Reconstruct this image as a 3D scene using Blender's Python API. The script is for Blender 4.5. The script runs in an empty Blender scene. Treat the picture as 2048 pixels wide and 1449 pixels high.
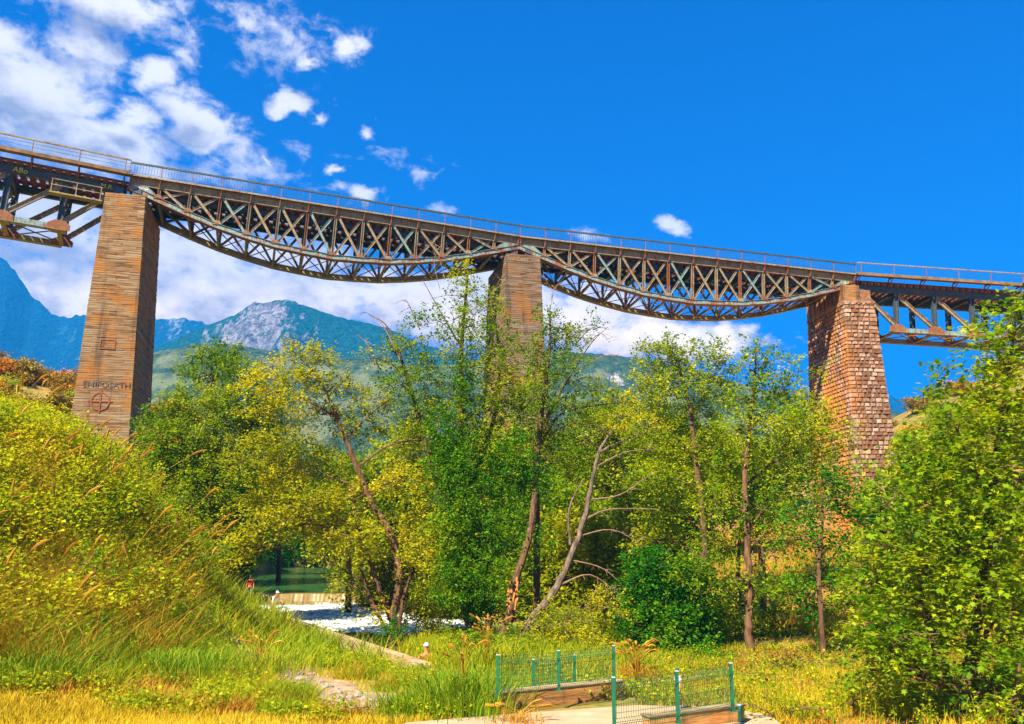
import bpy, math, random
import numpy as np
from mathutils import Vector, Matrix

random.seed(7)
rng = np.random.default_rng(7)
R = math.radians
S = bpy.context.scene
COL = S.collection

# ------------------------------------------------------------------ camera
F, PITCH, CZ = 1700.0, R(12.3), 3.6          # focal length in pixels of the 2048 px photograph
cam = bpy.data.cameras.new('camera')
cam.sensor_width = 36.0
cam.lens = F / 2048 * 36.0
cam.clip_start, cam.clip_end = 0.1, 20000
cam_o = bpy.data.objects.new('camera', cam)
cam_o.location = (0, 0, CZ)
cam_o.rotation_euler = (R(90) + PITCH, 0, 0)
COL.objects.link(cam_o)
S.camera = cam_o

# ------------------------------------------------------------------ sun, view
SUN = Vector((-0.34, -0.56, 0.755)).normalized()
sl = bpy.data.lights.new('sun', 'SUN')
sl.energy = 5.0
sl.angle = R(0.5)
sl.color = (1.0, 0.89, 0.70)
so = bpy.data.objects.new('sun', sl)
so.rotation_euler = SUN.to_track_quat('Z', 'Y').to_euler()
so.location = (0, -40, 80)
COL.objects.link(so)
S.view_settings.view_transform = 'Standard'
S.view_settings.look = 'None'
S.view_settings.gamma = 1.0
S.view_settings.use_curve_mapping = False
S.view_settings.exposure = 1.45
S.render.engine = 'CYCLES'
cy = S.cycles
cy.use_denoising = True
cy.max_bounces = 8
cy.diffuse_bounces = 5
cy.glossy_bounces = 2
cy.transmission_bounces = 6
cy.transparent_max_bounces = 6
cy.volume_bounces = 0
cy.sample_clamp_indirect = 6.0

# ------------------------------------------------------------------ pixel <-> world helpers (layout only)
cp, sp_ = math.cos(PITCH), math.sin(PITCH)


def at(px, py, d):
    """world point seen at photograph pixel (px, py), d metres ahead"""
    dx, v = (px - 1024) / F, (724.5 - py) / F
    wy, wz = cp - v * sp_, sp_ + v * cp
    return Vector((dx * d / wy, d, wz * d / wy + CZ))


def proj_np(P):
    x, y, z = P[:, 0], P[:, 1], P[:, 2] - CZ
    Z = y * cp + z * sp_
    v = -y * sp_ + z * cp
    Zs = np.where(Z > .1, Z, .1)
    return 1024 + F * x / Zs, 724.5 - F * v / Zs, Z


def azel(px, py):
    p = at(px, py, 1.0) - Vector((0, 0, CZ))
    p.normalize()
    return math.atan2(p.x, p.y), math.asin(p.z)


# ------------------------------------------------------------------ node helpers
class NT:
    def __init__(self, tree):
        self.t = tree

    def n(self, typ, **kw):
        nd = self.t.nodes.new(typ)
        ins = kw.pop('ins', {})
        for k, v in kw.items():
            setattr(nd, k, v)
        for k, v in ins.items():
            s = nd.inputs[k]
            if isinstance(v, bpy.types.NodeSocket):
                self.t.links.new(v, s)
            else:
                s.default_value = v
        return nd

    def math(self, op, a, b=0.0, c=None, clamp=False):
        ins = {0: a, 1: b}
        if c is not None:
            ins[2] = c
        return self.n('ShaderNodeMath', operation=op, use_clamp=clamp, ins=ins).outputs[0]

    def mix(self, fac, a, b, blend='MIX'):
        nd = self.n('ShaderNodeMix', data_type='RGBA', blend_type=blend)
        for k, v in ((0, fac), (6, a), (7, b)):
            s = nd.inputs[k]
            if isinstance(v, bpy.types.NodeSocket):
                self.t.links.new(v, s)
            else:
                s.default_value = v if k == 0 else (tuple(v) + (1,))[:4]
        return nd.outputs[2]

    def ramp(self, fac, stops, interp='LINEAR'):
        nd = self.n('ShaderNodeValToRGB', ins={0: fac})
        cr = nd.color_ramp
        cr.interpolation = interp
        while len(cr.elements) < len(stops):
            cr.elements.new(0.5)
        for e, (p, c) in zip(cr.elements, stops):
            e.position = p
            e.color = (tuple(c) + (1,))[:4] if hasattr(c, '__len__') else (c, c, c, 1)
        return nd.outputs[0]

    def noise(self, vec, scale, detail=4, rough=.55, dist=0.0, out=0):
        ins = {'Scale': scale, 'Detail': detail, 'Roughness': rough, 'Distortion': dist}
        if vec is not None:
            ins['Vector'] = vec
        return self.n('ShaderNodeTexNoise', ins=ins).outputs[out]

    def link(self, a, b):
        self.t.links.new(a, b)


# ------------------------------------------------------------------ world: Nishita sky with clouds
W = bpy.data.worlds.new('World')
S.world = W
W.use_nodes = True
wt = NT(W.node_tree)
W.node_tree.nodes.clear()
sky = wt.n('ShaderNodeTexSky', sky_type='NISHITA', sun_disc=False)
sky.sun_elevation = math.asin(SUN.z)
sky.sun_rotation = math.atan2(SUN.x, SUN.y)
sky.air_density, sky.dust_density, sky.ozone_density = 1.0, 0.3, 3.0
SKY_STR = 0.050
deep = wt.mix(1.0, sky.outputs[0], (0.0, 0.52, 1.50), 'MULTIPLY')
# cloud banks: (photo pixel centre, radii in pixels, strength)
BL = [(210, 10, 135, 48, 1.2), (20, 175, 150, 75, 1.3), (110, 195, 95, 60, 1), (165, 85, 75, 42, 1), (312, 152, 62, 38, 1.1),
      (385, 235, 75, 60, 1.2), (262, 238, 48, 30, 1), (170, 285, 180, 62, 1.4), (10, 90, 60, 60, .9), (400, 268, 60, 32, 1), (150, 150, 70, 55, .6),
      (560, 80, 130, 60, .42), (612, 125, 32, 22, .8), (500, 60, 60, 40, .4), (695, 100, 40, 24, 1), (573, 205, 45, 25, .95), (628, 228, 22, 14, .7), (735, 265, 24, 14, .55),
      (380, 110, 40, 25, .4), (672, 350, 26, 15, .9), (735, 392, 40, 15, .75), (690, 385, 25, 12, .5), (540, 328, 15, 10, .6), (815, 340, 60, 25, .22), (1345, 447, 34, 18, .85), (1180, 480, 50, 14, .3), (880, 425, 40, 12, .3),
      (450, 325, 160, 60, .40), (320, 40, 90, 45, .35), (90, 380, 160, 90, .5),
      (90, 460, 220, 90, .9), (110, 595, 130, 75, 1.6), (20, 420, 130, 80, .9), (390, 560, 170, 120, 1.3), (360, 610, 150, 60, 1.4), (560, 520, 150, 70, .8), (610, 600, 190, 60, 1.2), (810, 600, 170, 75, 1.15),
      (960, 620, 200, 85, 1.25), (1150, 645, 160, 75, 1.25), (1290, 675, 150, 55, 1.15), (1430, 680, 90, 36, .85), (1000, 560, 110, 60, .8), (1200, 590, 120, 50, .55), (1530, 700, 60, 18, .3)]
g = bpy.data.node_groups.new('cloud_density', 'ShaderNodeTree')
g.interface.new_socket('Vec', in_out='INPUT', socket_type='NodeSocketVector')
g.interface.new_socket('D', in_out='OUTPUT', socket_type='NodeSocketFloat')
gn = NT(g)
gi, go_ = g.nodes.new('NodeGroupInput'), g.nodes.new('NodeGroupOutput')
cur = None
for (px, py, rx, ry, st) in BL:
    a, e = azel(px, py)
    s1 = F / (rx * 1.15)
    s2 = F / (ry * 1.15)
    mp = gn.n('ShaderNodeVectorMath', operation='SUBTRACT', ins={0: gi.outputs[0], 1: (a, e, 0)})
    mp = gn.n('ShaderNodeVectorMath', operation='MULTIPLY', ins={0: mp.outputs[0], 1: (s1, s2, 0)})
    ln = gn.n('ShaderNodeVectorMath', operation='LENGTH', ins={0: mp.outputs[0]}).outputs['Value']
    d_ = gn.math('MULTIPLY_ADD', ln, -st, st)
    cur = d_ if cur is None else gn.math('SMOOTH_MAX', cur, d_, 0.15)
gn.link(cur, go_.inputs[0])
tc = wt.n('ShaderNodeTexCoord').outputs['Generated']
nrm = wt.n('ShaderNodeVectorMath', operation='NORMALIZE', ins={0: tc}).outputs[0]
sx = wt.n('ShaderNodeSeparateXYZ', ins={0: nrm})
az = wt.math('ARCTAN2', sx.outputs[0], sx.outputs[1])
el = wt.math('ARCSINE', sx.outputs[2])
ae = wt.n('ShaderNodeCombineXYZ', ins={0: az, 1: el}).outputs[0]
stretch = wt.n('ShaderNodeVectorMath', operation='MULTIPLY', ins={0: ae, 1: (1, 1.5, 1)}).outputs[0]
wv = wt.n('ShaderNodeTexNoise', ins={'Vector': stretch, 'Scale': 11.0, 'Detail': 5.0, 'Roughness': .6}).outputs['Color']
wv = wt.n('ShaderNodeVectorMath', operation='SUBTRACT', ins={0: wv, 1: (.5, .5, .5)}).outputs[0]
wv = wt.n('ShaderNodeVectorMath', operation='MULTIPLY', ins={0: wv, 1: (.085, .06, 0)}).outputs[0]
aw = wt.n('ShaderNodeVectorMath', operation='ADD', ins={0: ae, 1: wv}).outputs[0]
f1 = wt.noise(stretch, 26.0, 9, .64, .3)
f2 = wt.noise(stretch, 8.0, 5, .6)


def dens(vec):
    gd = wt.n('ShaderNodeGroup', node_tree=g, ins={0: vec})
    a = wt.math('MULTIPLY_ADD', f1, 1.75, -.86)
    return wt.math('ADD', gd.outputs[0], a)


D0 = dens(aw)
up = wt.n('ShaderNodeVectorMath', operation='ADD', ins={0: aw, 1: (0.004, 0.03, 0)}).outputs[0]
D1 = dens(up)
alpha = wt.n('ShaderNodeMapRange', interpolation_type='SMOOTHSTEP', ins={0: D0, 1: 0.0, 2: 0.72, 3: 0, 4: 1}).outputs[0]
thick = wt.n('ShaderNodeMapRange', interpolation_type='SMOOTHSTEP', ins={0: D1, 1: 0.05, 2: 1.0, 3: 0, 4: 1}).outputs[0]
shade = wt.math('MULTIPLY', thick, wt.n('ShaderNodeMapRange', ins={0: f2, 1: .40, 2: .56, 3: .05, 4: 1.0}).outputs[0])
CW = 0.43 / SKY_STR
ccol = wt.mix(shade, (1.28 * CW, 1.17 * CW, 1.10 * CW), (.52 * CW, .48 * CW, .54 * CW))
low = wt.n('ShaderNodeMapRange', interpolation_type='SMOOTHSTEP', ins={0: el, 1: R(13), 2: R(21), 3: 1, 4: 0}).outputs[0]
ccol = wt.mix(low, ccol, wt.mix(1.0, ccol, (1.75, 1.5, 1.2), 'MULTIPLY'))
alpha2 = wt.math('MULTIPLY', alpha, .97)
fin = wt.mix(alpha2, deep, ccol)
bg = wt.n('ShaderNodeBackground', ins={0: fin, 1: SKY_STR})
wo = wt.n('ShaderNodeOutputWorld')
wt.link(bg.outputs[0], wo.inputs[0])
W.cycles.sampling_method = 'MANUAL'
W.cycles.sample_map_resolution = 512

# ------------------------------------------------------------------ materials
MAT = {}


def new_mat(name):
    m = bpy.data.materials.new(name)
    m.use_nodes = True
    nt = NT(m.node_tree)
    b = m.node_tree.nodes['Principled BSDF']
    MAT[name] = m
    return m, nt, b


def obj_coord(nt):
    return nt.n('ShaderNodeTexCoord').outputs['Object']


def geo_pos(nt):
    return nt.n('ShaderNodeNewGeometry').outputs['Position']


def bump(nt, b, h, strength, dist=.05):
    bp = nt.n('ShaderNodeBump', ins={'Strength': strength, 'Distance': dist, 'Height': h})
    nt.link(bp.outputs[0], b.inputs['Normal'])


def leaf_mat(name, c1, c2, c3, trans=.45, rough=.55):
    m, nt, b = new_mat(name)
    at_ = nt.n('ShaderNodeAttribute', attribute_name='rnd').outputs['Fac']
    col = nt.ramp(at_, [(0.0, c1), (.55, c2), (1.0, c3)])
    nt.link(col, b.inputs['Base Color'])
    b.inputs['Roughness'].default_value = rough
    b.inputs['Specular IOR Level'].default_value = .12
    tcol = nt.mix(1.0, col, (1.25, 1.15, .55), 'MULTIPLY')
    tr = nt.n('ShaderNodeBsdfTranslucent', ins={0: tcol})
    mx = nt.n('ShaderNodeMixShader', ins={0: trans, 1: b.outputs[0], 2: tr.outputs[0]})
    out = m.node_tree.nodes['Material Output']
    nt.link(mx.outputs[0], out.inputs[0])
    return m


leaf_mat('leaf_green', (.05, .17, .002), (.21, .32, .003), (.48, .46, .006))
leaf_mat('leaf_yellow', (.11, .20, .002), (.36, .38, .004), (.66, .54, .010))
leaf_mat('leaf_dark', (.010, .12, .004), (.04, .22, .004), (.20, .36, .006))
leaf_mat('leaf_bright', (.09, .22, .002), (.30, .39, .004), (.60, .54, .008))
leaf_mat('leaf_ivy', (.012, .12, .003), (.08, .25, .003), (.32, .40, .006))
leaf_mat('leaf_plane', (.045, .17, .003), (.23, .35, .004), (.60, .56, .014))
leaf_mat('leaf_orange', (.26, .12, .006), (.58, .25, .010), (.68, .38, .012), .2)
leaf_mat('leaf_olive', (.12, .075, .012), (.30, .19, .014), (.44, .34, .015), .2)
leaf_mat('leaf_bramble', (.08, .21, .002), (.36, .42, .004), (.66, .58, .010))
leaf_mat('grass_green', (.08, .19, .002), (.27, .34, .004), (.56, .45, .010), .3)
leaf_mat('grass_lush', (.06, .17, .004), (.17, .30, .006), (.38, .40, .010), .3)
leaf_mat('grass_dry', (.30, .23, .006), (.56, .39, .012), (.68, .52, .04), .25)
leaf_mat('grass_straw', (.30, .14, .010), (.50, .25, .018), (.60, .36, .045), .25)


def simple_mat(name, c1, c2, scale, rough=.8, bumpS=.3, detail=6, stretch=(1, 1, 1), metal=0.0):
    m, nt, b = new_mat(name)
    v = obj_coord(nt)
    v = nt.n('ShaderNodeVectorMath', operation='MULTIPLY', ins={0: v, 1: stretch}).outputs[0]
    n = nt.noise(v, scale, detail, .62)
    n2 = nt.n('ShaderNodeMapRange', ins={0: n, 1: .33, 2: .67}).outputs[0]
    nt.link(nt.mix(n2, c1, c2), b.inputs['Base Color'])
    b.inputs['Roughness'].default_value = rough
    b.inputs['Metallic'].default_value = metal
    if bumpS:
        bump(nt, b, n, bumpS)
    return m


FOAM = 1
simple_mat('bark', (.040, .018, .007), (.21, .10, .036), 9, .9, .7, 6, (1, 1, .25))
simple_mat('bark_grey', (.05, .032, .02), (.25, .17, .11), 7, .9, .7, 6, (1, 1, .3))
simple_mat('twig', (.16, .09, .05), (.34, .20, .11), 3, .9, 0)
simple_mat('split_wood', (.55, .17, .03), (.62, .28, .06), 12, .8, .4)
simple_mat('green_paint', (.004, .10, .045), (.008, .17, .075), 6, .4, .05)
simple_mat('post_cap', (.35, .45, .42), (.5, .55, .52), 8, .5, 0)
simple_mat('path_concrete', (.36, .25, .13), (.50, .36, .20), 1.6, .9, .15)
simple_mat('rock', (.20, .15, .10), (.46, .38, .28), 5, .9, .5)
simple_mat('track_dirt', (.20, .105, .04), (.46, .33, .20), 2.2, .95, .5)
simple_mat('sleeper_wood', (.10, .035, .016), (.26, .09, .035), 5, .9, .3)
simple_mat('rail_steel', (.06, .05, .05), (.18, .10, .06), 4, .5, .1, metal=.4)
simple_mat('walkway_board', (.12, .065, .022), (.30, .17, .06), 2.2, .9, .3)
simple_mat('skin', (.50, .15, .045), (.60, .21, .07), 3, .6, 0)
simple_mat('shirt_white', (.62, .58, .66), (.78, .74, .8), 9, .8, .1)
simple_mat('cap_white', (.6, .6, .66), (.8, .78, .8), 12, .8, .1)
simple_mat('cloth_red', (.5, .01, .012), (.62, .02, .02), 6, .8, .1)
simple_mat('cloth_blue', (.08, .14, .4), (.12, .2, .5), 6, .8, .1)
simple_mat('cloth_dark', (.03, .04, .07), (.06, .07, .1), 6, .8, .1)
simple_mat('paint_white', (.72, .72, .76), (.82, .80, .82), 9, .8, 0)
simple_mat('paint_yellow', (.62, .56, .02), (.7, .62, .04), 9, .8, 0)
simple_mat('paint_dark', (.085, .055, .035), (.15, .105, .07), 4, .9, 0)
simple_mat('paint_rust', (.22, .05, .015), (.34, .10, .03), 5, .9, 0)
simple_mat('paint_orange', (.55, .26, .01), (.7, .38, .02), 4, .9, 0)


def steel(name, paint1, paint2, rustamt, dark=(.05, .035, .02)):
    """old bridge steel: worn paint, rust bleeding through, streaks"""
    m, nt, b = new_mat(name)
    v = geo_pos(nt)
    n1 = nt.noise(v, 1.3, 7, .65)
    n2 = nt.noise(v, 6.0, 5, .7)
    st = nt.n('ShaderNodeVectorMath', operation='MULTIPLY', ins={0: v, 1: (5, 5, .7)}).outputs[0]
    n3 = nt.noise(st, 1.6, 5, .6)
    base = nt.mix(nt.n('ShaderNodeMapRange', ins={0: n2, 1: .35, 2: .65}).outputs[0], paint1, paint2)
    rust = nt.mix(n2, (.11, .03, .007), (.38, .13, .025))
    k = nt.math('MULTIPLY_ADD', n3, .6, nt.math('MULTIPLY', n1, .7))
    k = nt.n('ShaderNodeMapRange', interpolation_type='SMOOTHSTEP', ins={0: k, 1: .78 - rustamt * .35, 2: .92 - rustamt * .35}).outputs[0]
    c = nt.mix(k, base, rust)
    d = nt.n('ShaderNodeMapRange', ins={0: nt.noise(st, 3.5, 5, .6), 1: .55, 2: .75, 3: 0, 4: .8}).outputs[0]
    c = nt.mix(d, c, dark)
    nt.link(c, b.inputs['Base Color'])
    b.inputs['Roughness'].default_value = .62
    b.inputs['Metallic'].default_value = .15
    bump(nt, b, n2, .35, .03)


steel('steel_teal', (.14, .26, .22), (.27, .38, .32), .48)
steel('steel_olive', (.21, .165, .080), (.40, .31, .17), .38)
steel('steel_rusty', (.22, .10, .035), (.36, .18, .065), .70)
steel('steel_dark', (.030, .050, .060), (.075, .105, .105), .22, (.02, .02, .02))
steel('steel_lemon', (.23, .18, .05), (.40, .31, .085), .35)


def concrete(name, warm, grey, stain, stains):
    m, nt, b = new_mat(name)
    v = geo_pos(nt)
    rn = nt.n('ShaderNodeAttribute', attribute_name='rnd').outputs['Fac']
    h = nt.n('ShaderNodeVectorMath', operation='MULTIPLY', ins={0: v, 1: (.45, .45, 5.0)}).outputs[0]
    n1 = nt.noise(h, 1.6, 7, .66)
    n2 = nt.noise(v, .55, 6, .6)
    n4 = nt.noise(v, 9, 5, .7)
    s = nt.n('ShaderNodeVectorMath', operation='MULTIPLY', ins={0: v, 1: (1.8, 1.8, .14)}).outputs[0]
    n3 = nt.noise(s, 1.0, 5, .62)
    mm = nt.math('ADD', nt.math('MULTIPLY', n1, .75), nt.math('MULTIPLY', rn, .13))
    c = nt.ramp(mm, [(.29, tuple(x * .30 for x in warm)), (.39, warm), (.48, grey), (.62, tuple(min(.75, x * 1.45) for x in grey))])
    k = nt.n('ShaderNodeMapRange', interpolation_type='SMOOTHSTEP', ins={0: n2, 1: .48, 2: .62, 3: 0, 4: .8}).outputs[0]
    c = nt.mix(k, c, stain)
    k3 = nt.n('ShaderNodeMapRange', interpolation_type='SMOOTHSTEP', ins={0: n3, 1: .52, 2: .70, 3: 0, 4: stains}).outputs[0]
    c = nt.mix(k3, c, (.06, .035, .015))
    k4 = nt.n('ShaderNodeMapRange', ins={0: n4, 1: .60, 2: .72, 3: 0, 4: .55}).outputs[0]
    c = nt.mix(k4, c, (.05, .04, .03))
    nt.link(c, b.inputs['Base Color'])
    b.inputs['Roughness'].default_value = .9
    bump(nt, b, n1, .9, .06)


concrete('pier_concrete', (.25, .115, .028), (.28, .185, .090), (.38, .140, .012), .60)
concrete('pier_concrete_grey', (.17, .088, .030), (.21, .150, .090), (.30, .115, .014), .80)
concrete('wall_concrete', (.30, .14, .035), (.44, .22, .06), (.46, .17, .03), .8)
concrete('coping_concrete', (.36, .23, .11), (.48, .34, .19), (.42, .25, .10), .35)


def stone_mat():
    m, nt, b = new_mat('pier_stone')
    v = geo_pos(nt)
    rn = nt.n('ShaderNodeAttribute', attribute_name='rnd').outputs['Fac']
    oi = nt.n('ShaderNodeObjectInfo').outputs['Random']
    n = nt.noise(v, 5.0, 6, .68)
    t = nt.math('FRACT', nt.math('ADD', rn, oi))
    t2 = nt.math('ADD', nt.math('MULTIPLY', n, .72), nt.math('MULTIPLY', t, .36))
    c = nt.ramp(t2, [(.24, (.045, .018, .007)), (.42, (.185, .078, .030)), (.57, (.33, .185, .105)), (.74, (.54, .39, .27))])
    st = nt.n('ShaderNodeVectorMath', operation='MULTIPLY', ins={0: v, 1: (.8, .8, .12)}).outputs[0]
    ns = nt.noise(st, .9, 4, .6)
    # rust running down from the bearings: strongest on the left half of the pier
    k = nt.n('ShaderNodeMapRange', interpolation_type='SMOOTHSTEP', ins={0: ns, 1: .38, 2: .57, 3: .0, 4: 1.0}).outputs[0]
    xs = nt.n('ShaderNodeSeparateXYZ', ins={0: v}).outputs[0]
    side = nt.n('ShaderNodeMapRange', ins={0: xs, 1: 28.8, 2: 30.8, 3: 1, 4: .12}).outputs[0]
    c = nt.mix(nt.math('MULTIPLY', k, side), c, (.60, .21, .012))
    nt.link(c, b.inputs['Base Color'])
    b.inputs['Roughness'].default_value = .9
    bump(nt, b, n, 1.0, .09)


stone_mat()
simple_mat('mortar', (.09, .05, .028), (.17, .10, .055), 3, .95, .3)


def ground_mat():
    m, nt, b = new_mat('ground')
    v = geo_pos(nt)
    n1 = nt.noise(v, .22, 6, .6)
    n2 = nt.noise(v, 2.5, 6, .65)
    c = nt.ramp(nt.math('ADD', nt.math('MULTIPLY', n1, .6), nt.math('MULTIPLY', n2, .4)),
                [(.36, (.07, .085, .006)), (.47, (.17, .15, .012)), (.56, (.34, .20, .025)), (.68, (.44, .26, .055))])
    # bare orange earth on the far bank below the stone pier
    sx_ = nt.n('ShaderNodeSeparateXYZ', ins={0: v})
    mx = nt.n('ShaderNodeMapRange', interpolation_type='SMOOTHSTEP', ins={0: sx_.outputs[0], 1: 8, 2: 16}).outputs[0]
    my = nt.n('ShaderNodeMapRange', interpolation_type='SMOOTHSTEP', ins={0: sx_.outputs[1], 1: 40, 2: 52}).outputs[0]
    my2 = nt.n('ShaderNodeMapRange', interpolation_type='SMOOTHSTEP', ins={0: sx_.outputs[1], 1: 90, 2: 80}).outputs[0]
    k = nt.math('MULTIPLY', nt.math('MULTIPLY', mx, my), my2)
    earth = nt.mix(n2, (.22, .075, .007), (.36, .17, .03))
    c = nt.mix(nt.math('MULTIPLY', k, .9), c, earth)
    nt.link(c, b.inputs['Base Color'])
    b.inputs['Roughness'].default_value = .95
    bump(nt, b, n2, .6, .1)


ground_mat()


def water_mat(name, c1, c2, rough):
    m, nt, b = new_mat(name)
    v = geo_pos(nt)
    s = nt.n('ShaderNodeVectorMath', operation='MULTIPLY', ins={0: v, 1: (.5, 1.5, 1)}).outputs[0]
    n = nt.noise(s, 1.6, 5, .6)
    nt.link(nt.mix(n, c1, c2), b.inputs['Base Color'])
    b.inputs['Roughness'].default_value = rough
    b.inputs['IOR'].default_value = 1.33
    bump(nt, b, n, .25, .08)


water_mat('river_water', (.010, .085, .030), (.06, .16, .025), .12)
def foam_mat():
    m, nt, b = new_mat('white_water')
    v = geo_pos(nt)
    s = nt.n('ShaderNodeVectorMath', operation='MULTIPLY', ins={0: v, 1: (1.0, .55, 1)}).outputs[0]
    n = nt.noise(s, 1.7, 8, .72, .6)
    nt.link(nt.ramp(n, [(.38, (.05, .12, .07)), (.46, (.38, .42, .40)), (.54, (.84, .80, .74)), (.62, (.95, .90, .82))]), b.inputs['Base Color'])
    b.inputs['Roughness'].default_value = .5
    bump(nt, b, n, .7, .12)


foam_mat()
water_mat('falling_water', (.08, .08, .03), (.42, .26, .09), .35)


def mountain_mat(name, forest, forest2, meadow, rock, rk, mk):
    m, nt, b = new_mat(name)
    v = geo_pos(nt)
    big = nt.noise(v, .0035, 6, .6)
    mid = nt.noise(v, .016, 6, .65)
    fine = nt.noise(v, .085, 5, .7)
    c = nt.mix(nt.n('ShaderNodeMapRange', ins={0: fine, 1: .38, 2: .62}).outputs[0], forest, forest2)
    kk = nt.n('ShaderNodeMapRange', interpolation_type='SMOOTHSTEP', ins={0: nt.math('ADD', nt.math('MULTIPLY', big, .5), nt.math('MULTIPLY', mid, .5)), 1: mk, 2: mk + .07}).outputs[0]
    c = nt.mix(kk, c, nt.mix(fine, tuple(x * .6 for x in meadow), meadow))
    at_ = nt.n('ShaderNodeAttribute', attribute_name='rock').outputs['Fac']
    st = nt.n('ShaderNodeVectorMath', operation='MULTIPLY', ins={0: v, 1: (1, .6, .35)}).outputs[0]
    rn = nt.noise(st, .03, 7, .7)
    k2 = nt.n('ShaderNodeMapRange', interpolation_type='SMOOTHSTEP', ins={0: nt.math('ADD', at_, nt.math('MULTIPLY_ADD', rn, 1.9 * rk, -.95 * rk)), 1: .25, 2: .36}).outputs[0]
    rc = nt.mix(nt.n('ShaderNodeMapRange', ins={0: nt.noise(st, .05, 6, .75), 1: .38, 2: .6}).outputs[0], tuple(x * .22 for x in rock), rock)
    c = nt.mix(nt.math('MULTIPLY', k2, nt.n('ShaderNodeMapRange', ins={0: fine, 1: .40, 2: .52, 3: .25, 4: 1.0}).outputs[0]), c, rc)
    nt.link(c, b.inputs['Base Color'])
    b.inputs['Roughness'].default_value = 1.0
    b.inputs['Specular IOR Level'].default_value = 0.0
    bump(nt, b, nt.math('ADD', mid, nt.math('MULTIPLY', fine, .4)), .9, 30)


mountain_mat('mountain_haze_blue', (.004, .040, .10), (.012, .10, .19), (.03, .14, .20), (.34, .42, .50), .75, .53)  # blue of the distance haze painted into the ridge's forest, meadow and rock colours
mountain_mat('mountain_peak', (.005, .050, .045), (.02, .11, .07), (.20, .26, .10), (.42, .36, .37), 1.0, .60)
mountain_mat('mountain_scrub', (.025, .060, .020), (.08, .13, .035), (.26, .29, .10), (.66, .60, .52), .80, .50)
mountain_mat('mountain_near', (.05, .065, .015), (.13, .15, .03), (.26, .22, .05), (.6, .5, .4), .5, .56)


# ------------------------------------------------------------------ mesh helpers
def link(name, me, mat=None, parent=None, mw=None):
    o = bpy.data.objects.new(name, me)
    COL.objects.link(o)
    if mat is not None and me is not None and not me.materials:
        me.materials.append(MAT[mat] if isinstance(mat, str) else mat)
    if parent is not None:
        o.parent = parent
    if mw is not None:
        o.matrix_local = mw
    return o


def tag(o, label=None, cat=None, group=None, kind=None):
    if label: o['label'] = label
    if cat: o['category'] = cat
    if group: o['group'] = group
    if kind: o['kind'] = kind
    return o


def empty(name, loc, rot=(0, 0, 0)):
    o = bpy.data.objects.new(name, None)
    o.empty_display_size = .3
    o.location = loc
    o.rotation_euler = rot
    COL.objects.link(o)
    return o


def mesh_np(name, V, Fc, rnd=None, smooth=False, attrs=None):
    """V (n,3), Fc (m,k) or list of such arrays"""
    if not isinstance(Fc, list):
        Fc = [Fc]
    me = bpy.data.meshes.new(name)
    V = np.asarray(V, dtype=np.float32)
    me.vertices.add(len(V))
    me.vertices.foreach_set('co', V.ravel())
    loops = np.concatenate([f.ravel() for f in Fc]).astype(np.int32)
    tot = np.concatenate([np.full(len(f), f.shape[1]) for f in Fc]).astype(np.int32)
    start = np.concatenate([[0], np.cumsum(tot)[:-1]]).astype(np.int32)
    me.loops.add(len(loops))
    me.loops.foreach_set('vertex_index', loops)
    me.polygons.add(len(tot))
    me.polygons.foreach_set('loop_start', start)
    me.polygons.foreach_set('loop_total', tot)
    if smooth:
        me.polygons.foreach_set('use_smooth', np.ones(len(tot), dtype=bool))
    me.update(calc_edges=True)
    if rnd is not None:
        a = me.attributes.new('rnd', 'FLOAT', 'FACE')
        a.data.foreach_set('value', np.asarray(rnd, dtype=np.float32))
    if attrs:
        for k, val in attrs.items():
            a = me.attributes.new(k, 'FLOAT', 'POINT')
            a.data.foreach_set('value', np.asarray(val, dtype=np.float32))
    return me


BOXF = [(0, 1, 3, 2), (4, 6, 7, 5), (0, 4, 5, 1), (2, 3, 7, 6), (0, 2, 6, 4), (1, 5, 7, 3)]


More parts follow.
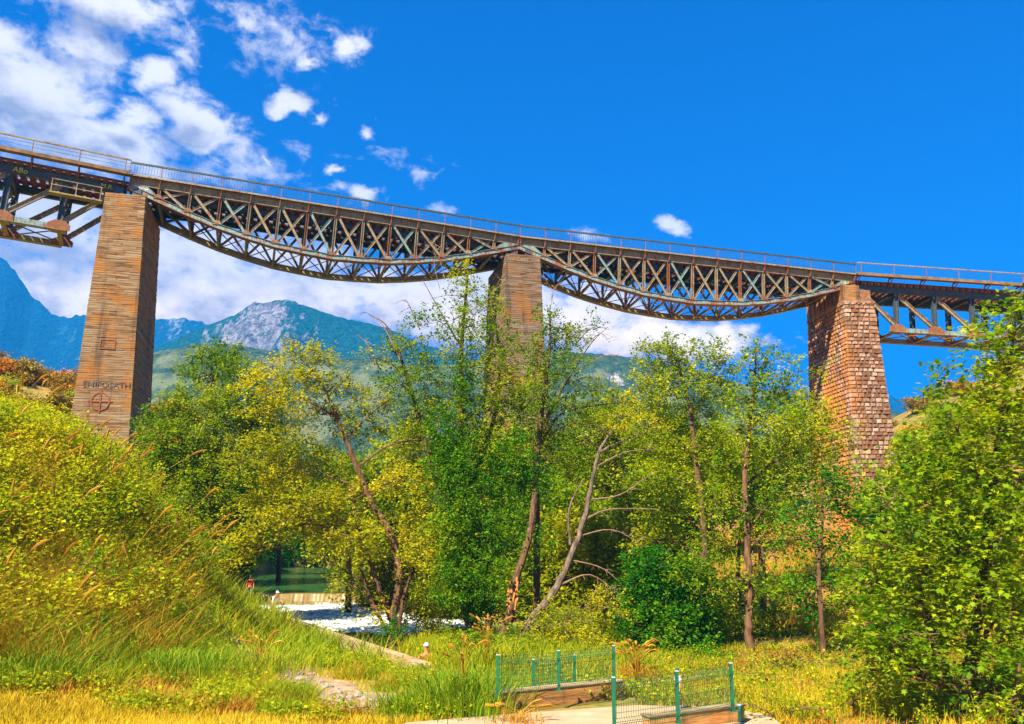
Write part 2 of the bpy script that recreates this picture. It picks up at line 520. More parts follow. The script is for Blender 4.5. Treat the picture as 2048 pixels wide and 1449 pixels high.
class MB:
    def __init__(self):
        self.v, self.f, self.r = [], [], []

    def add(self, vs, fs, r=None):
        o = len(self.v)
        self.v += [tuple(x) for x in vs]
        self.f += [tuple(i + o for i in f) for f in fs]
        self.r += [random.random() if r is None else r] * len(fs)

    def box(self, a, b, r=None):
        (x0, y0, z0), (x1, y1, z1) = a, b
        self.add([(x, y, z) for x in (x0, x1) for y in (y0, y1) for z in (z0, z1)], BOXF, r)
        return self

    def beam(self, p, q, w, h, side=None, r=None):
        """box from p to q; w across `side`, h in the remaining direction"""
        p, q = Vector(p), Vector(q)
        t = (q - p).normalized()
        s = Vector(side) if side is not None else Vector((0, 1, 0))
        s = (s - t * s.dot(t))
        if s.length < 1e-4:
            s = Vector((1, 0, 0)) - t * t.x
        s.normalize()
        u = t.cross(s)
        vs = []
        for c in (p, q):
            for i in (-1, 1):
                for j in (-1, 1):
                    vs.append(c + s * (i * w / 2) + u * (j * h / 2))
        self.add(vs, BOXF, r)
        return self

    def hbeam(self, p, q, w, h, t=.03, side=(0, 1, 0)):
        """built-up bar: two flange plates joined by a thin web, so it reads as two parallel lines"""
        p, q = Vector(p), Vector(q)
        d = (q - p).normalized()
        s = Vector(side)
        s = (s - d * s.dot(d)).normalized()
        u = d.cross(s)
        for k in (-1, 1):
            self.beam(p + u * (k * (h / 2 - t / 2)), q + u * (k * (h / 2 - t / 2)), w, t, s)
        self.beam(p, q, t, h - 2 * t - .004, s)
        return self

    def prism(self, poly, y0, y1):
        """polygon in xz extruded along y"""
        n = len(poly)
        vs = [(x, y0, z) for x, z in poly] + [(x, y1, z) for x, z in poly]
        fs = [tuple(range(n)), tuple(range(2 * n - 1, n - 1, -1))] + [(i, i + n, (i + 1) % n + n, (i + 1) % n) for i in range(n)]
        self.add(vs, [f[::-1] for f in fs])
        return self

    def tube(self, pts, rad, n=7, cap=True):
        V, Fq = tube_np(pts, rad, n)
        self.add(V, Fq)
        return self

    def mesh(self, name):
        me = bpy.data.meshes.new(name)
        me.from_pydata(self.v, [], self.f)
        a = me.attributes.new('rnd', 'FLOAT', 'FACE')
        a.data.foreach_set('value', self.r)
        return me

    def build(self, name, mat, parent=None):
        return link(name, self.mesh(name), mat, parent)


def tube_np(pts, rad, n=7):
    pts = [Vector(p) for p in pts]
    V, Fq = [], []
    ref = Vector((.31, .87, .21))
    for i, p in enumerate(pts):
        t = (pts[min(i + 1, len(pts) - 1)] - pts[max(i - 1, 0)]).normalized()
        a = t.cross(ref)
        if a.length < .05:
            a = t.cross(Vector((1, 0, 0)))
        a.normalize()
        b = t.cross(a)
        for k in range(n):
            th = 2 * math.pi * k / n
            V.append(p + (a * math.cos(th) + b * math.sin(th)) * rad[i])
    for i in range(len(pts) - 1):
        for k in range(n):
            k2 = (k + 1) % n
            Fq.append((i * n + k, i * n + k2, (i + 1) * n + k2, (i + 1) * n + k))
    return V, Fq


# ------------------------------------------------------------------ terrain
CP = np.array([
    (0, -20, 1.9), (-25, -20, 2.5), (25, -20, 1.9), (0, 0, 1.9), (-12, 0, 2.2), (12, 0, 1.9), (0, 8, 1.2), (-10, 9, 1.5), (10, 9, 1.2), (0, 14, .25), (-8, 14, .5), (9, 14, .25), (-20, 12, 2.5), (22, 14, .6),
    (0, 18, 0), (4, 18, 0), (8, 18, 0), (-4, 18, 0), (-9, 19, .25), (0, 22, 0), (6, 22, 0), (-5, 22, 0), (10, 22, 0), (0, 26, -.05), (5, 27, -.1), (12, 26, .1), (16, 22, .2), (-4, 27, -.1), (-7, 31, -.1), (18, 30, .3), (24, 26, .8),
    (-12, 22.5, 1.1), (-16, 22, 2.2), (-20, 22, 3.2), (-8, 24, .2), (-10, 26, .9), (-18, 30, 7.3), (-14.6, 30, 5.5), (-11.7, 30, 3.4), (-10.2, 30, 1.3), (-9.3, 31, .25), (-8.3, 31, .1), (-24, 30, 8.2), (-30, 34, 9.2), (-15, 26, 3.6), (-20, 26, 5.4), (-26, 24, 6),
    (-13, 36, 2.2), (-11, 36, .5), (-18, 37, 7), (-10, 40, .2), (-15, 44, 1.3), (-20, 42, 7.2), (-13, 48, .1), (-19, 50, 3.0), (-24, 52, 7.0), (-21, 58, 1.2), (-28, 58, 8), (-34, 58, 9.5), (-26, 70, 5), (-42, 60, 12), (-60, 60, 16),
    (-62, 100, 24.2), (-54, 100, 22.2), (-46, 100, 20.0), (-39, 100, 18.0), (-34, 102, 14.5), (-30, 105, 9), (-38, 125, 6), (-40, 80, 11), (-55, 80, 17), (-75, 80, 22), (-80, 110, 27), (-60, 140, 22),
    (-2, 31, -.15), (3, 31, -.1), (8, 32, 0), (12, 34, .1), (2, 36, -.3), (-6, 60, .6), (0, 58, .8), (8, 50, .9), (14, 46, .7), (20, 40, .6), (14, 56, 2.2), (22, 56, 3.0), (28, 62, 3.8), (20, 68, 4.4), (30, 74, 4.6), (38, 72, 5), (26, 82, 7), (38, 86, 9.5), (5, 75, 2), (-8, 80, 1.2), (-15, 100, 1.5), (10, 100, 4),
    (30, 36, .8), (36, 46, 2), (50, 50, 5), (60, 100, 17.5), (50, 120, 16), (58, 130, 22.5), (70, 130, 28), (83, 130, 33), (100, 130, 38), (90, 90, 26), (100, 60, 20), (40, 120, 11), (30, 130, 7), (0, 150, 3), (-25, 150, 2), (60, 20, 3), (-60, 20, 12), (0, 200, 5), (60, 200, 18), (-60, 200, 16), (120, 200, 40), (-120, 120, 34), (-120, 40, 24), (130, 40, 22), (-120, 200, 35)], float)


def _fit():
    d = np.linalg.norm(CP[:, None, :2] - CP[None, :, :2], axis=2)
    A = d + np.eye(len(CP)) * .0
    mean = CP[:, 2].mean()
    return np.linalg.solve(A + 1e-9, CP[:, 2] - mean), mean


CW_, CM_ = _fit()
RIV = np.array([(-34, 140), (-31, 125), (-25, 92), (-19.5, 74), (-14.6, 60), (-12.2, 52), (-8.2, 45.5), (-3, 42), (5, 41.5), (15, 44), (30, 47)], float)
RW = np.array([4, 4.5, 6, 7, 6.0, 5.0, 4.2, 3.4, 3, 3, 3], float)       # half widths
WEIR_Y = 59.0


def river_dist(x, y):
    best = np.full(x.shape, 1e9)
    for i in range(len(RIV) - 1):
        a, b = RIV[i], RIV[i + 1]
        ab = b - a
        t = np.clip(((x - a[0]) * ab[0] + (y - a[1]) * ab[1]) / (ab @ ab), 0, 1)
        dd = np.hypot(x - a[0] - t * ab[0], y - a[1] - t * ab[1]) - (RW[i] * (1 - t) + RW[i + 1] * t)
        best = np.minimum(best, dd)
    return best


def smooth(t):
    t = np.clip(t, 0, 1)
    return t * t * (3 - 2 * t)


def terr(x, y):
    x = np.atleast_1d(np.asarray(x, float))
    y = np.atleast_1d(np.asarray(y, float))
    sh = x.shape
    xf, yf = x.ravel(), y.ravel()
    z = np.empty(len(xf))
    for i in range(0, len(xf), 20000):
        d = np.hypot(xf[i:i + 20000, None] - CP[None, :, 0], yf[i:i + 20000, None] - CP[None, :, 1])
        z[i:i + 20000] = d @ CW_ + CM_
    r = np.hypot(xf, yf)
    far = smooth((r - 170) / 130)
    z = z * (1 - far) + 4.0 * far
    z += (.05 * np.sin(xf * 1.7 + yf * .6) + .04 * np.sin(yf * 2.3 - xf * .8)) * smooth((r - 24) / 6) \
        + .25 * np.sin(xf * .35) * np.sin(yf * .31 + 1) * smooth((r - 50) / 30)
    rd = river_dist(xf, yf)
    bed = np.where(yf > WEIR_Y, -.4, -1.0)
    k = smooth((rd + .3) / 1.4)
    z = np.where(k < 1, bed * (1 - k) + np.maximum(z, np.where(yf > WEIR_Y, .65, -.12)) * k, z)
    return z.reshape(sh)


def tz(x, y):
    return float(terr([x], [y])[0])


def axis(pts):
    out = []
    for a, b, n in pts:
        out.append(np.linspace(a, b, n, endpoint=False))
    return np.concatenate(out + [[pts[-1][1]]])


gx = axis([(-9000, -1200, 8), (-1200, -130, 14), (-130, -40, 40), (-40, 40, 150), (40, 130, 40), (130, 1200, 14), (1200, 9000, 8)])
gy = axis([(-3000, -60, 8), (-60, 10, 20), (10, 70, 150), (70, 180, 80), (180, 1200, 18), (1200, 9000, 8)])
GX, GY = np.meshgrid(gx, gy)
GZ = terr(GX, GY)
V = np.stack([GX, GY, GZ], -1).reshape(-1, 3)
nx, ny = len(gx), len(gy)
ii = (np.arange(ny - 1)[:, None] * nx + np.arange(nx - 1)[None]).ravel()
Fq = np.stack([ii, ii + 1, ii + nx + 1, ii + nx], 1)
tag(link('ground', mesh_np('ground', V, Fq, smooth=True), 'ground'), kind='structure')


# water
def strip(name, idx, z, mat, extra=1.0, bumpy=0.0, nseg=10, ncross=8, yclip=None):
    P, Wd = [], []
    for a, b in zip(idx[:-1], idx[1:]):
        for t in np.linspace(0, 1, nseg, endpoint=False):
            P.append(RIV[a] * (1 - t) + RIV[b] * t)
            Wd.append(RW[a] * (1 - t) + RW[b] * t)
    P.append(RIV[idx[-1]])
    Wd.append(RW[idx[-1]])
    P, Wd = np.array(P), np.array(Wd)
    T = np.gradient(P, axis=0)
    T /= np.linalg.norm(T, axis=1)[:, None]
    N = np.stack([-T[:, 1], T[:, 0]], 1)
    s = np.linspace(-1, 1, ncross + 1)
    XY = P[:, None, :] + N[:, None, :] * (s[None, :, None] * (Wd[:, None, None] + extra))
    Z = np.full(XY.shape[:2], z) + (rng.random(XY.shape[:2]) - .2) * bumpy
    V = np.concatenate([XY, Z[..., None]], 2).reshape(-1, 3)
    if yclip is not None:
        V[:, 1] = np.where(yclip[0] == 'min', np.maximum(V[:, 1], yclip[1]), np.minimum(V[:, 1], yclip[1]))
    m, n = len(P), ncross + 1
    i0 = (np.arange(m - 1)[:, None] * n + np.arange(n - 1)[None]).ravel()
    return tag(link(name, mesh_np(name, V, np.stack([i0, i0 + 1, i0 + n + 1, i0 + n], 1), smooth=True), mat), kind='structure')


strip('river_above_weir', [0, 1, 2, 3, 4], .55, 'river_water', yclip=('min', WEIR_Y + .02))
strip('river_below_weir', [4, 5, 6, 7, 8, 9, 10], -.32, 'river_water', yclip=('max', WEIR_Y - .05))
strip('white_water', [4, 5, 6, 7], -.20, 'white_water', extra=.2, bumpy=.15, nseg=50, ncross=60, yclip=('max', WEIR_Y - .35))

# ------------------------------------------------------------------ mountains
def mountain(name, sil, dist, depth, base_py, mat, rough, rockf, label, nseg=260, nr=70, seed=1, extent=(-700, 2700), power=1.15):
    """sil: photo pixels of the skyline; ridge stands at `dist`, its flank comes `depth` metres nearer"""
    r2 = np.random.default_rng(seed)
    xs = np.linspace(extent[0], extent[1], nseg)
    sp = np.interp(xs, [s[0] for s in sil], [s[1] for s in sil])
    dx, v = (xs - 1024) / F, (724.5 - sp) / F
    wy, wz = cp - v * sp_, sp_ + v * cp
    ridge = np.stack([dx / wy * dist, np.full(nseg, dist), wz / wy * dist + CZ], 1)
    t = np.linspace(-.35, 1, nr)              # <0: back slope, 0 ridge, 1 foot
    X = ridge[None, :, 0] * (1 - (t[:, None]) * depth / dist)
    Y = dist - t[:, None] * depth + 0 * X
    h = ridge[None, :, 2]
    prof = np.where(t[:, None] < 0, 1 + t[:, None] * 1.1, (1 - np.clip(t[:, None], 0, 1)) ** power)
    zb = -2.0
    Z = zb + (h - zb) * prof
    # relief: ridged value noise, none on the skyline itself
    def vn(X, Y, s, sd):
        g_ = np.random.default_rng(sd).random((256, 256))
        u, w_ = X / s + 1000, Y / s + 1000
        i, j = np.floor(u).astype(int), np.floor(w_).astype(int)
        fu, fw = smooth(u - i), smooth(w_ - j)
        A = lambda a, b: g_[a % 256, b % 256]
        return (A(i, j) * (1 - fu) + A(i + 1, j) * fu) * (1 - fw) + (A(i, j + 1) * (1 - fu) + A(i + 1, j + 1) * fu) * fw
    N = 0
    for k, (s, a) in enumerate(((depth * .22, 1), (depth * .1, .55), (depth * .045, .3), (depth * .02, .16))):
        N = N + a * (1 - 2 * np.abs(vn(X, Y * 1.0 + Z * .3, s, seed * 10 + k) - .5))
    ampl = rough * smooth(np.abs(t[:, None]) / .18) * smooth((1 - t[:, None]) / .12) * np.minimum(1, h / 60)
    Z = Z + (N - 2.0) * ampl * .75
    # ragged tree line along the crest
    Z = Z + np.where(np.abs(t[:, None]) < .02, (r2.random((1, nseg)) - .3) * rough * .05, 0)
    rock = rockf(xs[None, :] + 0 * Z, t[:, None] + 0 * Z)
    V = np.stack([X, Y, Z], -1).reshape(-1, 3)
    i0 = (np.arange(nr - 1)[:, None] * nseg + np.arange(nseg - 1)[None]).ravel()
    me = mesh_np(name, V, np.stack([i0, i0 + nseg, i0 + nseg + 1, i0 + 1], 1), smooth=False, attrs={'rock': rock.ravel()})
    o = tag(link(name, me, mat), kind='structure')
    o['label'] = label
    return o


def gauss(x, c, w):
    return np.exp(-((x - c) / w) ** 2)


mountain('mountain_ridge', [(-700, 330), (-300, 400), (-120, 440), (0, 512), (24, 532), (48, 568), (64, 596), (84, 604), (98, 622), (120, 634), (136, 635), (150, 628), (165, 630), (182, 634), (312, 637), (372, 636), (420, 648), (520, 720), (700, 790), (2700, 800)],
         3000, 1500, 0, 'mountain_haze_blue', 330, lambda x, t: .12 * gauss(x, 180, 90) + .25 * gauss(x, 350, 60) * (t < .6), 'steep blue hazed mountain ridge at the far left', seed=3, nseg=420, nr=110)
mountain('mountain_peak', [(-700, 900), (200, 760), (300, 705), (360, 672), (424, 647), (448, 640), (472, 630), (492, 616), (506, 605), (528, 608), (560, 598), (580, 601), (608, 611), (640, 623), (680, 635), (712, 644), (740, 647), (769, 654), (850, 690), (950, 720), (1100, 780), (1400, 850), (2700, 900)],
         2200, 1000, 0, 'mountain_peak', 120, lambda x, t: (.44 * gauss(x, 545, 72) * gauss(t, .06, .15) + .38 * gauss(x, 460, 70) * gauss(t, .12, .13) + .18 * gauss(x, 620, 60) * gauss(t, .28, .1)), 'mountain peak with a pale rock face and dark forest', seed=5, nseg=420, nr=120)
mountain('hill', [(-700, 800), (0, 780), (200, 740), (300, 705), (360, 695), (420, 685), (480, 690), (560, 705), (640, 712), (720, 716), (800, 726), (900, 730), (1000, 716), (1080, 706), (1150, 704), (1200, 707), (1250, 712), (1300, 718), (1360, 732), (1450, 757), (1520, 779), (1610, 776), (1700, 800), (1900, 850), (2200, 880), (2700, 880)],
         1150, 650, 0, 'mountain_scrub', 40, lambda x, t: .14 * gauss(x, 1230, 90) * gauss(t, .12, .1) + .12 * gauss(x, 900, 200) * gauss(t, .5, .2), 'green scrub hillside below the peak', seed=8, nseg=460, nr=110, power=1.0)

# haze
hz = MB().box((-6500, -300, -4.2), (6500, 3700, 1180))
hm = bpy.data.materials.new('haze_air')
hm.use_nodes = True
hm.node_tree.nodes.clear()
ht = NT(hm.node_tree)
pv = ht.n('ShaderNodeVolumePrincipled')
pv.inputs['Color'].default_value = (.02, .40, 1.0, 1)
pv.inputs['Density'].default_value = .00023
pv.inputs['Anisotropy'].default_value = 0.0
ho = ht.n('ShaderNodeOutputMaterial')
ht.link(pv.outputs[0], ho.inputs['Volume'])
MAT['haze_air'] = hm
tag(hz.build('haze', 'haze_air'), kind='stuff')

# ------------------------------------------------------------------ bridge
GR = -0.047
J = [Vector((-28.70, 59.40, 31.80)), Vector((.60, 68.56, 30.34)), Vector((31.29, 74.32, 28.89))]
HEAD = [R(17.37), R(10.62)]
DEP = [1.05, 1.78, 2.5, 3.14, 3.62, 4.0, 4.17, 4.3]
DEP = DEP + DEP[-2::-1]
MEMBERS = dict(vertical='steel_olive')


def shared(name, mb):
    return mb.mesh(name)


def span_frame(name, origin, head, label, flip=False):
    e = empty(name, origin)
    e.rotation_mode = 'XYZ'
    m = Matrix.Rotation(head, 4, 'Z') @ Matrix.Rotation(math.atan(-GR), 4, 'Y')
    e.rotation_euler = m.to_euler()
    tag(e, label, 'bridge span', 'steel truss spans of the viaduct')
    return e


def text_obj(name, body, size, mat, parent, loc, rot, shear=0, depth=.004):
    cu = bpy.data.curves.new(name, 'FONT')
    cu.body = body
    cu.size = size
    cu.extrude = depth
    cu.shear = shear
    cu.resolution_u = 3
    tmp = bpy.data.objects.new('tmp_text', cu)
    COL.objects.link(tmp)
    dg = bpy.context.evaluated_depsgraph_get()
    me = bpy.data.meshes.new_from_object(tmp.evaluated_get(dg))
    bpy.data.objects.remove(tmp)
    me.name = name
    me.materials.clear()
    o = link(name, me, mat, parent)
    o.location = loc
    o.rotation_euler = rot
    return o


def railing_baluster(o, L, npan, y, ztop, zbot):
    """balustrade: posts are parts, bars and hoops are one joined part"""
    pl = L / npan
    tr = MB()
    tr.beam((0, y, ztop), (L, y, ztop), .11, .13)
    tr.build('handrail', 'steel_dark', o)
    b = MB()
    for i in range(npan):
        n = 11
        for k in range(n):
            x = i * pl + pl * (k + .5) / n
            b.beam((x, y, zbot + .10 + (.06 if k % 2 else 0)), (x, y, ztop - .04), .022, .022)
        b.beam((i * pl, y, zbot + .12), ((i + 1) * pl, y, zbot + .12), .02, .02)
    bo = b.build('railing_bars', 'steel_dark', o)
    bo['kind'] = 'stuff'
    pm = MB().beam((0, 0, zbot), (0, 0, ztop + .06), .05, .05).mesh('railing_post')
    for i in range(npan + 1):
        p = link('railing_post', pm, 'steel_rusty', o)
        p.location = (min(i * pl + .01, L - .03), y, 0)


def lens_span(origin, head, L, label, marks=None):
    o = span_frame('lenticular_span', origin, head, label)
    n = 14
    pl = L / n
    Y1, Y2 = 0.0, 5.0
    zt = -.12
    zb = [zt - d for d in DEP]
    for side, y in ((0, Y1), (1, Y2)):
        so_ = -1 if side == 0 else 1
        # deep top chord: web with flanges, built panel lengths so plates can be told apart
        m = MB()
        m.box((0.02, y - .17, zt - .05), (L - .02, y + .17, zt - .005))
        m.box((.02, y - .13, zt - .62), (L - .02, y + .13, zt - .57))
        m.box((.02, y - .02, zt - .568), (L - .02, y + .02, zt - .052))
        m.build('top_chord', 'steel_olive', o)
        for i in range(n):
            c = MB()
            p, q = Vector((i * pl, y, zb[i] + .22)), Vector(((i + 1) * pl, y, zb[i + 1] + .22))
            c.beam(p, q, .30, .36)
            dd = (q - p).normalized()
            upv = Vector((-dd.z, 0, dd.x))
            c.beam(p + upv * .196, q + upv * .196, .46, .025)
            # rivet cover plate
            mid = (p + q) / 2
            if side == 0:
                c.beam(mid - dd * .32, mid + dd * .32, .34, .26)
            c.build('bottom_chord', 'steel_teal' if side == 0 else 'steel_lemon', o)
            fl = MB()
            fl.beam(p - upv * .20, q - upv * .20, .58, .03)
            fl.build('flange_plate', 'steel_rusty' if side == 0 else 'steel_lemon', o)
        vm = {}
        for i in range(n + 1):
            x = min(max(i * pl, .16), L - .16)
            m = MB().hbeam((x, y, zb[i] + (.42 if 0 < i < n else .02)), (x, y, zt - .625), .24, .20, .028)
            m.build('vertical', 'steel_rusty' if (i * 7 + side) % 3 == 0 else 'steel_olive', o)
            if 0 < i < n:      # node gusset
                gp = MB().prism([(x - .34, zb[i] + .34), (x + .34, zb[i] + .34), (x + .15, zb[i] + .66), (x - .15, zb[i] + .66)], y - .19 * 1 - .015, y - .155)
                gp.build('gusset_plate', 'steel_rusty' if i % 3 else 'steel_olive', o)
        for i in range(1, n - 1):
            for a, b_, yy in ((i, i + 1, y - .06), (i + 1, i, y + .06)):
                p = Vector((a * pl + (.16 if b_ > a else -.16), yy, zt - .55))
                q = Vector((b_ * pl - (.14 if b_ > a else -.14), yy, zb[b_] + .50))
                MB().hbeam(p, q, .10, .19, .025).build('diagonal', 'steel_olive' if (i + side) % 3 else 'steel_teal', o)
        for k in (0, 1):       # end gusset plates
            s = (lambda x: x) if k == 0 else (lambda x: L - x)
            MB().prism([(s(.02), zt - .625), (s(1.35), zt - .625), (s(pl * .98), zb[1] + .42), (s(.02), zb[0] + .03)][:: 1 if k == 0 else -1],
                       y - .12, y - .09).build('end_plate', 'steel_teal', o)
            MB().hbeam((s(1.25), y, zt - .6), (s(pl * .98), y, zb[1] + .45), .1, .17, .025).build('diagonal', 'steel_teal', o)
    # floor: cross girders, stringers, sleepers, rails
    for i in range(n + 1):
        x = min(max(i * pl, .25), L - .25)
        MB().hbeam((x, .16, zt - 1.42 + .0), (x, 4.84, zt - 1.42), .26, .55, .03, (1, 0, 0)).build('cross_girder', 'steel_dark', o)
    for y in (1.6, 3.4):
        MB().hbeam((.3, y, zt - .95), (L - .3, y, zt - .95), .22, .36, .03).build('stringer', 'steel_dark', o)
    slm = MB().box((-.17, -2.05, -.10), (.17, 2.05, .10)).mesh('sleeper')
    ns = 50
    for i in range(ns):
        s = link('sleeper', slm, 'sleeper_wood', o)
        s.location = ((i + .5) * L / ns, 2.5, zt - .66)
    for y in (1.78, 3.22):
        MB().box((0, y - .035, zt - .553), (L, y + .035, zt - .42)).build('rail', 'rail_steel', o)
    for y0, y1 in ((.25, 1.25), (3.75, 4.82)):      # footway boards on the sleeper ends
        MB().box((.05, y0, zt - .557), (L - .05, y1, zt - .50)).build('footway_board', 'sleeper_wood', o)
    for y in (.62, 4.38):
        MB().hbeam((.3, y, zt - 1.0), (L - .3, y, zt - 1.0), .16, .44, .03).build('stringer', 'steel_dark', o)
    # bottom laterals
    for i in range(1, n):
        x = i * pl
        MB().hbeam((x, .16, zb[i] + .16), (x, 4.84, zb[i] + .16), .16, .16, .02, (1, 0, 0)).build('cross_strut', 'steel_olive', o)
        if i < n - 1:
            MB().beam((x, .2, zb[i] + .10), (x + pl, 4.8, zb[i + 1] + .10), .07, .05, (1, 0, 0)).build('lateral_brace', 'steel_rusty', o)
            MB().beam((x, 4.8, zb[i] + .17), (x + pl, .2, zb[i + 1] + .17), .07, .05, (1, 0, 0)).build('lateral_brace', 'steel_rusty', o)
        if i % 1 == 0 and DEP[i] > 2.6:
            MB().beam((x, .2, zb[i] + .6), (x, 2.5, zt - 1.72), .07, .07, (1, 0, 0)).build('sway_brace', 'steel_olive', o)
            MB().beam((x, 4.8, zb[i] + .6), (x, 2.5, zt - 1.72), .07, .07, (1, 0, 0)).build('sway_brace', 'steel_olive', o)
    # walkway on the outside with brackets
    MB().box((-.05, -.40, -.075), (L + .05, .16, .0)).build('walkway', 'steel_olive', o)
    MB().box((0, -.42, -.125), (L, -.36, -.077)).build('walkway_edge', 'steel_olive', o)
    bm_ = MB().prism([(-.06, -.12), (.06, -.12), (.06, -.2), (-.06, -.2)], -.36, -.18)
    bm_.prism([(-.055, -.2), (.055, -.2), (.055, -.70), (-.055, -.70)], -.26, -.18)
    bm_.beam((0, -.36, -.22), (0, -.24, -.66), .07, .06, (1, 0, 0))
    brm = bm_.mesh('bracket')
    for i in range(n + 1):
        b_ = link('bracket', brm, 'steel_rusty', o)
        b_.location = (min(max(i * pl, .12), L - .12), 0, 0)
    railing_baluster(o, L, n, -.36, .9, 0)
    return o


spanA = lens_span(J[0] - Vector((0, 0, .9)), HEAD[0], 30.74, 'fish-belly truss span between the tall left pier and the middle pier')
spanB = lens_span(J[1] - Vector((0, 0, .9)), HEAD[1], 31.26, 'fish-belly truss span between the middle pier and the stone pier')
text_obj('graffiti', 'BKT', .56, 'paint_white', spanA, (.32, -.14, -1.14), (R(90), R(12), 0), .1)
text_obj('graffiti', 'TA', .42, 'paint_orange', spanA, (1.65, -.03, -.64), (R(90), 0, 0), 0)
text_obj('graffiti', 'H', .62, 'paint_yellow', spanB, (30.2, -.128, -1.2), (R(90), 0, 0), 0)


def deck_span(origin, head, sgn, label, npan=7):
    """deck truss with level bottom chord; runs from the pier (x=0) outwards in direction sgn"""
    o = span_frame('deck_truss_span', origin, head, label)
    X = [0, 4.1] + [4.1 + 3.62 * k for k in range(1, npan - 1)]
    X.append(X[-1] + 4.1)
    X = [sgn * x for x in X]
    xe = X[-1]
    zt, zg, zb = -.78, -1.38, -5.05
    for y in (.55, 4.35):
        m = MB()
        a, b = min(0, xe), max(0, xe)
        m.box((a + .1, y - .17, zt - .05), (b - .1, y + .17, zt))
        m.box((a + .1, y - .17, zg), (b - .1, y + .17, zg + .05))
        m.box((a + .1, y - .10, zg + .052), (b - .1, y + .10, zt - .052))
        m.build('top_chord', 'steel_dark', o)
        for i in range(1, len(X) - 2):
            c = MB().beam((X[i], y, zb + .2), (X[i + 1], y, zb + .2), .30, .40)
            c.beam((X[i], y, zb - .015), (X[i + 1], y, zb - .015), .52, .03)
            c.build('bottom_chord', 'steel_teal' if y < 1 else 'steel_lemon', o)
        for i in range(1, len(X) - 1):
            MB().hbeam((X[i], y, zb + .42), (X[i], y, zg - .005), .34, .40, .04).build('vertical', 'steel_dark', o)
            gp = MB().prism([(X[i] - .75, zb + .0), (X[i] + .75, zb + .0), (X[i] + .75, zb + .42), (X[i] + .3, zb + .72), (X[i] - .3, zb + .72), (X[i] - .75, zb + .42)], y - .20, y - .165)
            gp.build('gusset_plate', 'steel_rusty', o)
        mid = (len(X) - 1) // 2
        for i in range(1, len(X) - 1):
            tgt = i - 1 if i <= mid else i + 1
            MB().hbeam((X[i], y, zb + .5), (X[tgt] + (.0 if 0 < tgt < len(X) - 1 else sgn * (.9 if tgt == 0 else -.9)), y, zg - .02), .22, .36, .05).build('diagonal', 'steel_olive', o)
    for i in range(1, len(X) - 1):
        MB().hbeam((X[i], .74, zb + .15), (X[i], 4.16, zb + .15), .30, .20, .03, (1, 0, 0)).build('cross_strut', 'steel_lemon', o)
        MB().prism([(X[i] - .5, zb - .034), (X[i] + .5, zb - .034), (X[i] + .5, zb - .06), (X[i] - .5, zb - .06)], .2, 1.1).build('bottom_plate', 'steel_lemon', o)
        MB().beam((X[i], .8, zb + .6), (X[i], 4.1, zg - .3), .1, .1, (1, 0, 0)).build('sway_brace', 'steel_olive', o)
        MB().hbeam((X[i], .74, zg + .1), (X[i], 4.16, zg + .1), .22, .40, .03, (1, 0, 0)).build('cross_girder', 'steel_dark', o)
        if i < len(X) - 2:
            MB().beam((X[i], .8, zb + .10), (X[i + 1], 4.1, zb + .10), .10, .06, (1, 0, 0)).build('lateral_brace', 'steel_rusty', o)
            MB().beam((X[i], 4.1, zb + .2), (X[i + 1], .8, zb + .2), .10, .06, (1, 0, 0)).build('lateral_brace', 'steel_rusty', o)
    slm = MB().box((-.19, -2.3, -.11), (.19, 2.3, .11)).mesh('sleeper')
    L = abs(xe)
    ns = int(L / .62)
    for i in range(ns):
        s = link('sleeper', slm, 'sleeper_wood', o)
        s.location = (sgn * (i + .5) * L / ns, 2.45, zt + .115)
    a, b = min(0, xe), max(0, xe)
    for y in (1.73, 3.17):
        MB().box((a, y - .035, zt + .228), (b, y + .035, zt + .36)).build('rail', 'rail_steel', o)
    for y0, y1 in ((.10, .42), (.62, 1.2), (3.7, 4.6)):
        MB().box((a, y0, zt + .228), (b, y1, zt + .30)).build('footway_board', 'sleeper_wood', o)
    # cantilever walkway with a wire railing
    MB().box((a - .02, -.80, -.26), (b + .02, -.72, .0)).build('walkway_edge', 'walkway_board', o)
    MB().box((a, -.718, -.10), (b, .12, -.02)).build('walkway', 'walkway_board', o)
    brm = MB().beam((0, -.7, -.18), (0, .4, -.18), .09, .12, (1, 0, 0)).beam((0, -.62, -.26), (0, .36, zt - .1), .07, .08, (1, 0, 0)).beam((0, .32, -.26), (0, .32, zt - .02), .09, .09, (1, 0, 0)).mesh('bracket')
    pm = MB().beam((0, -.76, -.30), (0, -.76, .88), .055, .055).mesh('railing_post')
    x = 0.35
    while x < L:
        for nm, me, mt in (('bracket', brm, 'steel_rusty'), ('railing_post', pm, 'steel_rusty')):
            q = link(nm, me, mt, o)
            q.location = (sgn * x, 0, 0)
        x += 3.05
    MB().beam((a, -.76, .9), (b, -.76, .9), .10, .10).build('handrail', 'steel_olive', o)
    for z in (.34, .62):
        MB().beam((a, -.76, z), (b, -.76, z), .02, .02).build('railing_wire', 'steel_dark', o)
    return o


spanL = deck_span(J[0] - Vector((0, 0, .9)), R(24.1), -1, 'straight deck truss span running off to the left of the tall concrete pier')
spanR = deck_span(J[2] - Vector((0, 0, .9)), R(3.9), 1, 'straight deck truss span running right from the stone pier behind the leaves')
text_obj('graffiti', 'M.R.', .5, 'paint_yellow', spanL, (-1.9, .37, -1.24), (R(90), 0, 0), .15)
text_obj('graffiti', 'ABo', .55, 'paint_yellow', spanL, (-7.6, .37, -1.30), (R(90), 0, 0), .1)
